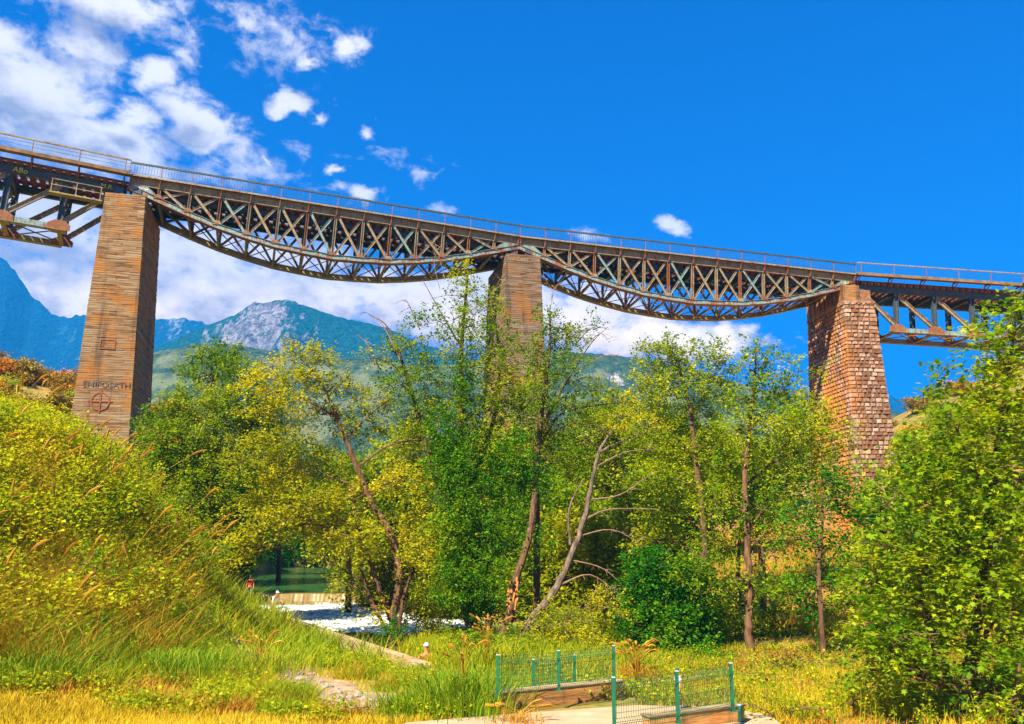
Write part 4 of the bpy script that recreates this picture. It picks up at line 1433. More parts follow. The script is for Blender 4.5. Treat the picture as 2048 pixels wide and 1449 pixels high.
# tree right of the middle pier
tree('open_crowned_tree', 'open tree with half bare crown in front of the middle pier, right side', 'tree', 40,
     [[(1075, 1150, .18), (1072, 1000, .15), (1078, 880, .13), (1090, 780, .10), (1100, 690, .07), (1100, 610, .025)], [(1085, 850, .08), (1130, 770, .05), (1180, 690, .025), (1215, 655, .01)], [(1078, 900, .07), (1120, 830, .05), (1200, 810, .03), (1290, 800, .012)]],
     [(1095, 640, 28, 26, .6), (1115, 680, 44, 34, .75), (1070, 700, 34, 30, .7), (1155, 670, 34, 24, .7), (1180, 650, 24, 14, .5), (1090, 750, 54, 36, .8), (1140, 730, 44, 30, .7), (1060, 800, 50, 44, .9), (1120, 810, 50, 40, .8), (1180, 780, 40, 24, .5), (1190, 850, 60, 36, .9), (1090, 880, 55, 44, .9), (1240, 880, 50, 34, .8), (1150, 920, 60, 44, .9)],
     leaf=.14, per=9, mat='leaf_green', group=NEAR, twig=.55,
     bare=[[(1150, 690, .03), (1185, 655, .02), (1218, 660, .006)], [(1160, 700, .03), (1200, 668, .02), (1218, 685, .006)], [(1130, 770, .035), (1180, 755, .02), (1225, 790, .006)], [(1100, 620, .02), (1105, 585, .012), (1088, 555, .005)], [(1102, 600, .016), (1112, 572, .01), (1135, 575, .005)], [(1150, 750, .03), (1200, 715, .02), (1235, 712, .006)], [(1200, 805, .02), (1260, 790, .012), (1300, 800, .005)]])

# the two plane trees right of centre
tree('slender_plane_tree', 'slender plane tree with a straight trunk, left of the paired plane trees', 'tree', 38,
     [[(1422, 1300, .19, -.8), (1410, 1180, .155, -.8), (1408, 1060, .135, -.7), (1393, 940, .11, -.6), (1382, 830, .085, -.4), (1362, 750, .06), (1340, 690, .02)], [(1392, 930, .06), (1350, 870, .04), (1310, 850, .02)], [(1382, 840, .05), (1420, 770, .03), (1440, 720, .012)]],
     [(1335, 690, 26, 18, .8), (1290, 705, 30, 18, .8), (1325, 720, 50, 26, .9), (1380, 715, 40, 26, .8), (1425, 710, 30, 26, .8), (1440, 750, 36, 30, .8), (1300, 760, 46, 24, .9), (1370, 770, 60, 34, .9), (1430, 800, 50, 30, .8), (1310, 820, 54, 30, .9), (1380, 840, 60, 34, .8), (1290, 880, 50, 30, .9), (1360, 900, 64, 34, .9), (1430, 890, 50, 34, .8), (1320, 960, 60, 36, .9), (1400, 970, 54, 36, .7), (1340, 1030, 66, 34, .9), (1300, 1085, 50, 34, .7), (1380, 1090, 46, 30, .6)],
     leaf=.16, per=9, mat='leaf_bright', group=NEAR, flat=.9, twig=.6)
tree('tall_plane_tree', 'tall plane tree with a dark forked trunk before the stone pier', 'tree', 32,
     [[(1510, 1345, .18, -.9), (1498, 1270, .14, -.9), (1499, 1180, .125, -.8), (1494, 1080, .115, -.7), (1490, 980, .10, -.6), (1493, 920, .09, -.5), (1500, 850, .07, -.3), (1510, 760, .05), (1512, 690, .015)], [(1495, 1060, .06), (1540, 1010, .04), (1600, 990, .02)], [(1492, 970, .06), (1540, 930, .045), (1600, 900, .02)], [(1495, 1160, .05), (1450, 1160, .04), (1370, 1160, .02)], [(1503, 850, .05), (1560, 790, .03), (1590, 740, .012)]],
     [(1512, 695, 18, 26, .8), (1500, 740, 30, 26, .8), (1540, 725, 22, 22, .8), (1590, 730, 18, 30, .7), (1580, 780, 30, 26, .8), (1530, 780, 46, 30, .9), (1480, 800, 40, 30, .8), (1640, 740, 14, 26, .4), (1620, 820, 50, 26, .8), (1550, 840, 64, 30, .9), (1470, 860, 50, 30, .9), (1680, 850, 40, 20, .6), (1630, 880, 60, 26, .8), (1550, 900, 60, 30, .8), (1460, 930, 60, 30, .9), (1650, 940, 60, 24, .7), (1580, 960, 66, 28, .8), (1430, 1000, 50, 30, .8), (1520, 1020, 70, 30, .8), (1620, 1010, 60, 24, .7), (1440, 1080, 60, 30, .9), (1540, 1090, 60, 26, .6), (1390, 1140, 60, 30, .9), (1460, 1150, 50, 26, .7), (1580, 1060, 50, 24, .6), (1690, 900, 36, 18, .5)],
     leaf=.155, per=8.5, mat='leaf_plane', group=NEAR, flat=1.2, twig=.55, upb=.1)
tree('young_dark_tree', 'thin dark young tree in front of the orange earth bank', 'tree', 30,
     [[(1648, 1355, .10, -.9), (1645, 1280, .085, -1), (1640, 1200, .08, -1), (1638, 1120, .07, -.8), (1645, 1040, .04), (1640, 960, .015)], [(1640, 1150, .04), (1690, 1080, .025), (1720, 1050, .01)]],
     [(1620, 1030, 60, 26, .8), (1690, 1010, 50, 24, .7), (1660, 960, 50, 24, .7), (1590, 1080, 50, 22, .7), (1660, 1090, 60, 26, .8), (1720, 1050, 40, 22, .6), (1630, 1150, 50, 26, .8), (1690, 1150, 40, 24, .6), (1640, 1220, 36, 26, .7), (1655, 1290, 22, 26, .7), (1600, 1180, 34, 22, .5)],
     leaf=.14, per=9, mat='leaf_dark', group=NEAR, flat=1.0, twig=.5, upb=.1)
tree('background_tree', 'thin bare lower trunk between the two plane trees', 'tree', 46, [[(1478, 1260, .12), (1476, 1180, .11), (1480, 1080, .09), (1490, 1000, .05)]],
     [(1480, 1030, 40, 40, .6), (1520, 980, 40, 40, .6)], leaf=.2, per=8, mat='leaf_green', group=NEAR)

# near plane tree filling the right side: larger lobed leaves
near_lobes = [(2030, 600, 34, 22, .9), (2060, 640, 50, 26, .9), (1990, 650, 42, 20, .9), (2040, 700, 60, 26), (1960, 690, 36, 18, .8), (2000, 740, 60, 26), (1900, 725, 26, 14, .4), (1930, 770, 36, 18, .7), (2060, 790, 60, 34), (1980, 800, 60, 28), (1885, 770, 22, 20, .7), (1870, 820, 40, 20, .8), (1920, 850, 60, 26), (2000, 860, 60, 34), (2070, 890, 50, 40),
              (1830, 880, 44, 22, .8), (1890, 910, 60, 26), (1960, 930, 60, 34), (2040, 960, 60, 40), (1800, 950, 50, 22, .8), (1860, 980, 60, 28), (1930, 1010, 60, 34), (2010, 1040, 60, 40), (1770, 1010, 46, 22, .7), (1830, 1050, 60, 28), (1910, 1090, 60, 34), (2000, 1130, 60, 40), (2070, 1060, 50, 50), (1740, 1090, 40, 22, .6), (1800, 1120, 60, 30), (1870, 1150, 60, 34), (1950, 1190, 60, 36),
              (1740, 1170, 44, 26, .8), (1800, 1200, 56, 30), (1870, 1230, 50, 30), (2030, 1220, 60, 40), (1720, 1250, 44, 26, .8), (1780, 1280, 60, 30), (1850, 1310, 60, 30, .9), (1960, 1290, 60, 30, .9), (1740, 1340, 36, 24, .7), (1820, 1360, 54, 28, .9), (1890, 1370, 40, 26, .7), (2030, 1310, 50, 36), (1990, 1380, 50, 34, .9), (2050, 1400, 44, 40)]
ntr = tree('near_plane_tree', 'large leafy plane tree filling the right edge of the view', 'tree', 19,
           [[(1930, 1470, .16), (1925, 1400, .13), (1935, 1340, .12, .2), (1960, 1200, .11, .4), (1980, 1000, .09, .5), (2010, 800, .05, .5), (2035, 610, .015, .5)], [(1925, 1395, .09), (1885, 1330, .07), (1850, 1230, .05), (1830, 1080, .03)], [(1930, 1380, .08), (1955, 1320, .06), (1975, 1260, .05)], [(1965, 1170, .06, .4), (1900, 1080, .04, .3), (1850, 960, .02)], [(1978, 1010, .05, .5), (1930, 900, .035), (1890, 800, .012)]],
           near_lobes, leaf=.165, per=9.5, mat='leaf_plane', group=NEAR, flat=1.3, twig=.5, lobed=True, upb=.05, depth=1.3)
# the foremost big leaves of that tree are leaves one can pick out singly
lm = []
for k in range(5):
    Vv, Fc, r = leaves_np(np.zeros((1, 3)), np.array([[1., 0, 0]]), .20, True, 2.0, .15)
    lm.append(mesh_np('leaf', Vv, Fc, np.full(len(Fc), .30 + .08 * k)))
    lm[-1].materials.append(MAT['leaf_plane'])
for k in range(200):
    px, py, rx, ry = random.choice(near_lobes)[:4]
    a = random.uniform(0, 2 * math.pi)
    p = at(px + rx * .9 * math.cos(a), py + ry * .9 * math.sin(a), 18.3 + random.uniform(-.3, .3))
    q = link('leaf', lm[k % 5], None, ntr)
    q.location = p - ntr.location
    q.rotation_euler = (random.gauss(0, .3), random.gauss(.2, .3), random.uniform(0, 6.28))
tree('near_shrub', 'low leafy shrub with a short trunk at the right edge, nearest the camera side', 'tree', 17.5, [[(2035, 1440, .08), (2030, 1400, .06), (2040, 1330, .03)]],
     [(2040, 1350, 40, 36, .8), (2000, 1420, 36, 30, .7), (2070, 1420, 40, 40, .8)], leaf=.15, per=12, mat='leaf_plane', group='shrubs', lobed=True, flat=1.2, twig=.45)

# shrubs
SH = [('dark green shrub behind the short green fence', 1340, 1300, 33, [(1300, 1200, 70, 60), (1370, 1190, 70, 60), (1330, 1260, 90, 60), (1270, 1280, 50, 50), (1400, 1270, 50, 50), (1340, 1320, 80, 36), (1300, 1130, 50, 36)], 'leaf_dark', .15, 12),
      ('yellow green shrub with brown twigs behind the low wall', 1140, 1310, 31, [(1120, 1250, 60, 44), (1190, 1270, 50, 46), (1140, 1290, 70, 34), (1210, 1210, 40, 36, .7)], 'leaf_yellow', .10, 14),
      ('yellow green bush by the river between the leaning tree and the ivy grown tree', 850, 1290, 36, [(850, 1190, 46, 50), (880, 1240, 40, 40), (820, 1240, 30, 34), (870, 1275, 44, 24)], 'leaf_yellow', .11, 13),
      ('sapling with yellow leaves standing in the dry grass at right', 1705, 1420, 20, [(1700, 1375, 24, 26), (1690, 1400, 26, 18), (1720, 1400, 20, 18)], 'leaf_bright', .08, 14),
      ('ivy clump round the foot of the leaning tree', 790, 1285, 33.4, [(790, 1255, 22, 16), (780, 1275, 18, 14)], 'leaf_dark', .10, 16),
      ('low green shrub under the dark young tree', 1600, 1350, 27, [(1560, 1330, 40, 24, .6), (1690, 1330, 30, 20, .5)], 'leaf_olive', .10, 12),
      ('low dark bush left of the tall plane tree trunk', 1430, 1330, 30, [(1420, 1320, 46, 26), (1380, 1345, 40, 18), (1455, 1340, 30, 20)], 'leaf_dark', .12, 12)]
SH += [('yellow green thicket behind the left green fence, left of the dark shrub', 1230, 1340, 29, [(1190, 1310, 50, 30), (1240, 1320, 46, 30), (1130, 1325, 50, 24), (1080, 1330, 40, 20)], 'leaf_yellow', .10, 13),
      ('green thicket at the foot of the broken stem', 1010, 1330, 29, [(1000, 1300, 44, 34), (1050, 1310, 44, 30), (950, 1300, 40, 36), (905, 1290, 34, 30)], 'leaf_green', .11, 12),
      ('shady green undergrowth between the plane tree trunks', 1470, 1290, 36, [(1440, 1230, 44, 40), (1480, 1270, 44, 34), (1530, 1250, 50, 36), (1410, 1200, 40, 30), (1560, 1290, 44, 30)], 'leaf_green', .14, 10),
      ('green undergrowth in front of the orange bank left of the thin dark tree', 1600, 1250, 40, [(1580, 1190, 46, 34), (1620, 1240, 46, 34), (1540, 1170, 40, 30), (1680, 1230, 44, 36), (1710, 1180, 40, 34)], 'leaf_plane', .15, 9),
      ('scrubby growth right of the dark young tree, under the near plane tree', 1760, 1390, 22, [(1740, 1370, 50, 34), (1800, 1400, 50, 34), (1860, 1420, 44, 30)], 'leaf_plane', .12, 10),
      ('tangle of green weeds at the foot of the tall plane tree', 1540, 1380, 26, [(1510, 1370, 40, 24, .7), (1570, 1375, 40, 24, .7), (1620, 1385, 36, 20, .7)], 'leaf_bright', .08, 13),
      ('weedy bush right of the nearest fence', 1540, 1430, 19.5, [(1520, 1420, 34, 26, .7), (1580, 1425, 40, 22, .7), (1640, 1420, 40, 22, .6)], 'leaf_yellow', .07, 15)]
SH += [('patch of low weeds left of the tall plane tree foot', 1330, 1360, 25, [(1300, 1350, 40, 16, .6), (1360, 1362, 44, 16, .6), (1420, 1366, 36, 14, .5)], 'leaf_green', .07, 14),
      ('patch of low dark weeds in the shade right of the tall plane tree foot', 1650, 1350, 28, [(1600, 1330, 44, 16, .6), (1660, 1340, 44, 18, .6), (1720, 1330, 44, 18, .6)], 'leaf_dark', .09, 11),
      ('brownish dry weeds behind the nearest fence', 1400, 1400, 22, [(1370, 1392, 36, 14, .4), (1430, 1396, 36, 14, .4), (1480, 1392, 36, 16, .4)], 'leaf_olive', .06, 13)]
for lab, bx, by, d, lb, mt, lf, pr in SH:
    tree('shrub', lab, 'shrub', d, [[(bx, by + 20, .05), (bx, by + 4, .04), (bx + 3, min(by, min(q[1] for q in lb) + 4), .02)]], lb, leaf=lf, per=pr, mat=mt, group='shrubs', twig=.4)

# bushes breaking the outline of the left mound
for lab, px, py, d, lb, mt in [
    ('bright bramble bush on top of the left mound nearest the frame edge', 60, 850, 30, [(20, 835, 40, 22), (90, 850, 44, 24), (150, 872, 36, 20)], 'leaf_bramble'),
    ('bright bramble bush on the crest of the left mound below the crossed circle', 220, 900, 30, [(200, 900, 40, 22), (250, 925, 36, 24), (300, 960, 34, 24)], 'leaf_bramble'),
    ('bramble bush on the right shoulder of the left mound', 380, 1030, 30, [(350, 1005, 34, 28), (400, 1060, 34, 30), (430, 1110, 26, 30)], 'leaf_green'),
    ('dark green bush low on the front of the left mound', 230, 1270, 23.5, [(210, 1270, 50, 34, .8), (270, 1290, 40, 28, .7)], 'leaf_ivy'),
    ('dark green bush in the middle of the left mound', 190, 1150, 25, [(170, 1130, 46, 30, .7), (230, 1160, 40, 30, .6)], 'leaf_ivy'),
    ('green bush at the right foot of the left mound near the weir', 400, 1240, 27, [(380, 1225, 40, 34, .8), (425, 1240, 26, 28, .7)], 'leaf_green')]:
    tree('bramble_bush', lab, 'shrub', d, [[(px, py + 40, .03), (px, py, .025), (px + 4, py - 20, .015)]], lb, leaf=.11, per=9, mat=mt, group='bushes on the left mound', twig=.45)

# rounded scrub on the two hillsides
hs = []
for i in range(66):
    px = random.uniform(-40, 380)
    d = random.uniform(78, 104)
    p = at(px, 700, d)
    hs.append((p.x, p.y, random.uniform(.9, 2.3), random.choice(['leaf_orange', 'leaf_orange', 'leaf_orange', 'leaf_olive', 'leaf_olive', 'leaf_bright'])))
for i in range(26):
    px = random.uniform(1770, 2080)
    d = random.uniform(96, 132)
    p = at(px, 800, d)
    hs.append((p.x, p.y, random.uniform(.9, 2.4), random.choice(['leaf_orange', 'leaf_olive', 'leaf_olive', 'leaf_bright', 'leaf_green'])))
for x, y, rad, mt in hs:
    z = tz(x, y)
    root = empty('scrub_bush', (x, y, z - .1))
    kind = {'leaf_orange': 'rust coloured', 'leaf_olive': 'brownish olive', 'leaf_bright': 'yellow green', 'leaf_green': 'green'}[mt]
    sd = 'hillside left of the concrete pier' if x < 0 else 'hillside right of the stone pier'
    tag(root, f'rounded {kind} scrub bush on the {sd}', 'shrub', f'{kind} scrub bushes on the {sd}')
    lb = [(Vector((random.uniform(-.5, .5) * rad, random.uniform(-.5, .5) * rad, rad * random.uniform(.35, .8))), (rad * .8, rad * .8, rad * .55), 1) for _ in range(3)]
    Vv, Fc, r, _ = crown(lb, .30, 2.6, .4, .45)
    o = link('crown', mesh_np('crown', Vv, Fc, r), mt, root)
    o['kind'] = 'stuff'
    MB().tube([(0, 0, -.3), (.05, 0, rad * .4)], [.09, .05], 5).build('trunk', 'bark', root)


# ------------------------------------------------------------------ grass and ground cover
def blades(n_try, region, h, w, lean, name, mat, keep=None, bend=.5, wind=(.10, -.04), dens_pow=1.4, segs=2, clump=None):
    """ribbon blades rooted on the terrain; region (x0,x1,y0,y1)"""
    x0, x1, y0, y1 = region
    u = rng.random(n_try)
    # denser near the camera
    y = (y0 ** (1 - dens_pow) + u * (y1 ** (1 - dens_pow) - y0 ** (1 - dens_pow))) ** (1 / (1 - dens_pow))
    x = x0 + (x1 - x0) * rng.random(n_try)
    if clump is not None:
        x = x + rng.normal(0, clump, n_try)
    P = np.stack([x, y, terr(x, y)], 1)
    px, py, Z = proj_np(P)
    ok = (px > -260) & (px < 2310) & (py < 1640) & (river_dist(x, y) > .25)
    if keep is not None:
        ok &= keep(x, y, px, py)
    P = P[ok]
    n = len(P)
    hh = h * rng.uniform(.45, 1.25, n)
    a = rng.uniform(0, 2 * np.pi, n)
    ld = np.stack([np.cos(a), np.sin(a), np.zeros(n)], 1) * lean * rng.random(n)[:, None] + np.array([wind[0], wind[1], 0])[None] * lean
    b = rng.uniform(0, 2 * np.pi, n)
    sd = np.stack([np.cos(b), np.sin(b) * .5, np.zeros(n)], 1) * w * rng.uniform(.6, 1.3, n)[:, None] / 2
    up = np.array([0, 0, 1.0])
    ts = np.linspace(0, 1, segs + 1)
    rows = []
    for t in ts[:-1]:
        c = P + (up[None] * (t - .25 * bend * t * t) + ld * (t * t * bend + t * (1 - bend))) * hh[:, None]
        k = (1 - t * .55)
        rows += [c - sd * k, c + sd * k]
    tip = P + (up[None] * (1 - .25 * bend) + ld) * hh[:, None]
    Vt = np.stack(rows + [tip], 1).reshape(-1, 3)
    m = 2 * segs + 1
    i = np.arange(n)[:, None] * m
    quads = [i + np.array([[2 * k, 2 * k + 1, 2 * k + 3, 2 * k + 2]]) for k in range(segs - 1)]
    tri = i + np.array([[2 * segs - 2, 2 * segs - 1, 2 * segs]])
    r = np.clip(rng.random(n) * .6 + .2 + .25 * np.sin(P[:, 0] * .9 + 1.3 * np.sin(P[:, 1] * .5)) * np.sin(P[:, 1] * .8), 0, 1)
    Fl = ([np.concatenate(quads)] if quads else []) + [tri]
    o = link(name, mesh_np(name, Vt, Fl, np.tile(r, len(quads) + 1)), mat)
    return tag(o, kind='stuff')


def in_path(x, y):
    wl = 20.35 + (x + .55) * .42
    return path_mask(x, y) | ((x > -.75) & (x < 3.0) & (y < wl + .35) & (y > wl - 1.6)) | ((x > 2.2) & (x < 5.2) & (y < 19.0) & (y > 16.4))


PATH = [(-3.2, 16.0), (5.2, 15.6), (5.5, 17.5), (5.6, 19.8), (4.6, 20.7), (2.9, 20.9), (1.2, 20.3), (-.6, 19.6), (-2.2, 18.9)]


def path_mask(x, y):
    ins = np.zeros(x.shape, bool)
    n = len(PATH)
    for i in range(n):
        (xa, ya), (xb, yb) = PATH[i], PATH[(i + 1) % n]
        c = ((ya > y) != (yb > y)) & (x < (xb - xa) * (y - ya) / (yb - ya + 1e-12) + xa)
        ins ^= c
    return ins


# gravelly dirt track through the grass
TRK = np.array([(-9.5, 29.5), (-7.2, 27.0), (-5.6, 24.5), (-4.0, 22.5), (-3.2, 21.0)])


def track_d(x, y):
    b = np.full(x.shape, 1e9)
    for p, q in zip(TRK[:-1], TRK[1:]):
        ab = q - p
        t = np.clip(((x - p[0]) * ab[0] + (y - p[1]) * ab[1]) / (ab @ ab), 0, 1)
        b = np.minimum(b, np.hypot(x - p[0] - t * ab[0], y - p[1] - t * ab[1]))
    return b


wd2 = lambda x, y: (x + 2.45) * .874 + (y - 27.2) * .486
mound = lambda x, y: (x < -8.4 - (y - 24) * .40) & (terr(x, y) > .55) & (y > 20.5)
notrack = lambda x, y: (track_d(x, y) > 1.35 + .6 * np.sin(x * 2.1) * np.sin(y * 1.7)) & ~in_path(x, y)
# short dry meadow at the bottom of the view
blades(70000, (-14, 4, 15.5, 21.8), .20, .022, .7, 'dry_grass', 'grass_dry', lambda x, y, px, py: notrack(x, y) & (y < 20.1 + .7 * np.sin(x * 1.3)))
blades(26000, (-13, 1, 19.5, 27), .45, .022, 1.0, 'straw_grass', 'grass_straw', lambda x, y, px, py: notrack(x, y) & (wd2(x, y) < -.8) & (np.sin(x * 1.7 + 1) * np.sin(y * 1.3 + 2) > -.1))
blades(26000, (2, 16, 15.5, 26), .30, .022, .7, 'dry_grass', 'grass_dry', lambda x, y, px, py: ~in_path(x, y) & (np.sin(x * 1.1) * np.sin(y * .9 + 1) > -.1))
# green tufts
blades(80000, (-12, 1.2, 19.6, 30), .40, .021, 1.1, 'meadow_grass', 'grass_green', lambda x, y, px, py: notrack(x, y) & ((wd2(x, y) < -.45) | (wd2(x, y) > .6)) & (np.sin(x * 1.4 + .5) * np.sin(y * 1.1) > -.55) & ~((y < 20.6) & (np.sin(x * 2.2) < .2)))
blades(20000, (-12, -4.5, 20.5, 27), .60, .026, 1.0, 'lush_grass', 'grass_green', lambda x, y, px, py: notrack(x, y) & (np.sin(x * .9 + 2.0) * np.sin(y * .8) > -.1))
blades(22000, (-1, 16, 24.5, 33), .85, .026, 1.1, 'tall_meadow_grass', 'grass_green', lambda x, y, px, py: ~in_path(x, y) & (wd2(x, y) > 2) & (x < 3.2 + np.sin(y)))
blades(30000, (1, 18, 19, 34), .30, .022, 1.1, 'meadow_grass', 'grass_green', lambda x, y, px, py: ~in_path(x, y) & ((x < 6.5) | (np.sin(x * 1.3) * np.sin(y * 1.1 + 1) > .1)))
blades(20000, (3, 18, 18, 34), .26, .020, 1.2, 'straw_grass', 'grass_straw', lambda x, y, px, py: ~in_path(x, y) & (np.sin(x * 1.1 + 1) * np.sin(y * 1.4) > -.2))
wall_d = lambda x, y: (x + 2.45) * .874 + (y - 27.2) * .486       # metres beyond the river wall line
blades(16000, (-8, 0, 26, 34), .8, .035, .7, 'river_bank_grass', 'grass_green', lambda x, y, px, py: notrack(x, y) & (wall_d(x, y) > 1.2))
blades(26000, (6, 40, 34, 74), .8, .06, 1.0, 'bank_grass', 'grass_straw', lambda x, y, px, py: np.sin(x * .5) * np.sin(y * .4) > -.2)
blades(16000, (4, 34, 34, 64), .9, .06, 1.0, 'bank_grass', 'grass_green', lambda x, y, px, py: np.sin(x * .7 + 1) * np.sin(y * .5) > 0)
blades(20000, (-50, -18, 36, 75), 1.0, .08, .8, 'slope_grass', 'grass_green')
blades(9000, (-16, -3, 27.5, 50), 1.15, .03, 1.2, 'wall_side_grass', 'grass_green', lambda x, y, px, py: (wd2(x, y) < -.3) & (wd2(x, y) > -1.6) & (np.sin(x * 2.3) > -.3), dens_pow=1.1)
blades(26000, (-26, -6, 27, 58), .9, .035, 1.1, 'wall_side_grass', 'grass_green', lambda x, y, px, py: (wd2(x, y) < -.35), dens_pow=1.1)
# the mound: long grass over bramble leaves
blades(40000, (-30, -8.0, 20.5, 40), 1.15, .022, 1.5, 'long_grass', 'grass_green', lambda x, y, px, py: mound(x, y), wind=(.10, -.1), segs=3, dens_pow=1.5, bend=.9)
blades(26000, (-30, -8.0, 20.5, 31), 1.1, .020, 1.6, 'arching_straw_grass', 'grass_straw', lambda x, y, px, py: mound(x, y) & (np.sin(x * .9 + y * .5) * np.sin(y * .9 - x * .3) > -.25), wind=(.15, -.2), segs=3, dens_pow=1.8, bend=.9)
blades(7000, (-30, -8.0, 20.5, 40), 1.5, .024, 1.3, 'straw_stems', 'grass_straw', lambda x, y, px, py: mound(x, y), wind=(.25, -.2), segs=3, dens_pow=1.2)


def bramble():
    n = 21000
    y = 20.5 + 34 * rng.random(n) ** 1.4
    x = -30 + 21.6 * rng.random(n)
    k = (terr(x, y) > np.where(y > 31, .25, .9)) & (x < -8.6 - (y - 24) * np.where(y > 31, .30, .38)) & (wd2(x, y) < -1.2) & (rng.random(n) < .22 + .78 * smooth((terr(x, y) - 2.2) / 2.2))
    x, y = x[k], y[k]
    z = terr(x, y)
    hump = .5 + .32 * np.sin(x * 1.3 + 1.2 * np.sin(y * .9)) * np.sin(y * 1.15 + .6) + .30 * np.sin(x * 2.9 + 1.7 * np.sin(y * 1.9)) * np.sin(y * 2.4 + x * .7)
    nl = 13
    C = np.stack([x, y, z], 1)[:, None, :] + rng.normal(0, 1, (len(x), nl, 3)) * np.array([.32, .32, .22]) + np.array([0, 0, 1])[None, None] * (.15 + 1.45 * np.clip(hump, 0, 1.2))[:, None, None]
    C = C.reshape(-1, 3)
    D = rng.normal(0, 1, C.shape)
    D[:, 2] = np.abs(D[:, 2]) * .4
    V_, F_, r_ = leaves_np(C, D, .135, False, .8)
    h = np.repeat(.25 * (hump - .5) + .22 * np.sin(x * .8 + 2) * np.sin(y * .7) + rng.normal(0, .12, len(x)), nl)
    r_ = np.clip(r_ * .6 + .22 + np.tile(h, 2), 0, 1)
    tag(link('bramble', mesh_np('bramble', V_, F_, r_), 'leaf_bramble'), kind='stuff')


bramble()


def plume_stems(name, n, region, hgt, keep, lean=(.5, -.1)):
    m, pl = MB(), MB()
    k = 0
    while k < n:
        x, y = random.uniform(*region[:2]), random.uniform(*region[2:])
        if not keep(np.array([x]), np.array([y]))[0]:
            continue
        k += 1
        z = tz(x, y)
        h = hgt * random.uniform(.8, 1.25)
        lx, ly = random.gauss(lean[0] * .7, .35), random.uniform(-.3, .3)
        p0 = Vector((x, y, z))
        pts = [p0, p0 + Vector((lx * .25 * h, ly * .25 * h, h * .6)), p0 + Vector((lx * .7 * h, ly * .7 * h, h * .95))]
        m.tube(pts, [.012, .010, .006], 3)
        d = (pts[2] - pts[1]).normalized()
        q = pts[2]
        L = random.uniform(.45, .8)
        droop = [q, q + d * L * .35 + Vector((0, 0, -.01)), q + d * L * .7 + Vector((.03, 0, -.06)), q + d * L + Vector((.06, 0, -.14))]
        pl.tube(droop, [.010, .042, .036, .005], 5)
    a = m.build(name + '_stems', 'grass_straw')
    tag(a, kind='stuff')
    b = pl.build(name + '_plumes', 'grass_straw')
    tag(b, kind='stuff')


plume_stems('reed', 120, (-24, -8.0, 21, 33), 1.9, mound)


def clump(name, label, px, py, d, n, h, w, mat, spread, lean, plumes=0, plume_mat='grass_straw'):
    c = at(px, py, d)
    c.z = tz(c.x, c.y)
    root = empty(name, c)
    tag(root, label, 'grass clump', 'clumps of tall grass')
    P = np.zeros((n, 3))
    P[:, 0] = rng.normal(0, spread, n)
    P[:, 1] = rng.normal(0, spread, n)
    hh = h * rng.uniform(.5, 1.15, n)
    a = rng.uniform(0, 2 * np.pi, n)
    ld = np.stack([np.cos(a), np.sin(a), np.zeros(n)], 1) * lean * rng.uniform(.1, 1, n)[:, None] + P * np.array([.5, .5, 0]) / max(spread, .1) * .3
    b = rng.uniform(0, 6.28, n)
    sd = np.stack([np.cos(b), np.sin(b) * .4, np.zeros(n)], 1) * w / 2
    rows = []
    for t in (0, .35, .7):
        cc = P + (np.array([0, 0, 1.])[None] * (t - .3 * t ** 2) + ld * t * t) * hh[:, None]
        rows += [cc - sd * (1 - .5 * t), cc + sd * (1 - .5 * t)]
    tip = P + (np.array([0, 0, .62])[None] + ld) * hh[:, None]
    V_ = np.stack(rows + [tip], 1).reshape(-1, 3)
    i = np.arange(n)[:, None] * 7
    q = np.concatenate([i + np.array([[0, 1, 3, 2]]), i + np.array([[2, 3, 5, 4]])])
    t3 = i + np.array([[4, 5, 6]])
    o = link('blades', mesh_np('blades', V_, [q, t3], np.tile(rng.random(n), 3)), mat, root)
    o['kind'] = 'stuff'
    if plumes:
        st = MB()
        for k in range(plumes):
            a = random.uniform(0, 6.28)
            dx, dy = math.cos(a) * random.uniform(.2, .7), math.sin(a) * random.uniform(.1, .4)
            H = h * random.uniform(.9, 1.25)
            p1, p2, p3 = Vector((dx * .2, dy * .2, H * .6)), Vector((dx * .7, dy * .7, H * .92)), Vector((dx * 1.3, dy * 1.2, H * 1.02))
            st.tube([(0, 0, 0), p1, p2], [.010, .009, .007], 3)
            pmb = MB().tube([p2, p2.lerp(p3, .4), p2.lerp(p3, .8), p3 + Vector((.05, 0, -.06))], [.008, .034, .028, .004], 5)
            pmb.build('plume', plume_mat, root)
        st.build('stems', plume_mat, root)
    return root


clump('tall_grass_clump', 'large green tall grass clump left of the fenced low wall', 925, 1415, 20.5, 1500, 1.35, .022, 'grass_lush', .55, .55, 10)
clump('tall_grass_clump', 'green tall grass on the near side of the river wall, left of the large clump', 830, 1420, 20.5, 800, .75, .02, 'grass_lush', .5, .5, 0)
clump('tall_grass_clump', 'yellowing tall grass with orange plumes at the foot of the ivy grown tree', 975, 1355, 25.5, 700, 1.5, .022, 'grass_green', .5, .6, 14)
clump('plume_grass_clump', 'arching brown plume grass right of the fenced low wall', 1275, 1372, 24, 260, 1.0, .022, 'grass_straw', .25, .9, 26)
clump('dry_grass_clump', 'dry orange grass tuft at the left foot of the low wall', 1040, 1432, 19.0, 260, .38, .016, 'grass_straw', .28, .7, 5)
clump('tall_grass_clump', 'dark green grass clump below the long mound at the left', 330, 1370, 23, 1200, 1.0, .024, 'grass_lush', .7, .6, 0)
clump('tall_grass_clump', 'green grass clump at the bottom left edge of the view', 40, 1430, 20.5, 1100, .9, .024, 'grass_lush', .6, .6, 0)
clump('tall_grass_clump', 'grass with bent straw stems in front of the foaming water', 520, 1335, 25.5, 900, .9, .022, 'grass_green', .8, .7, 10)

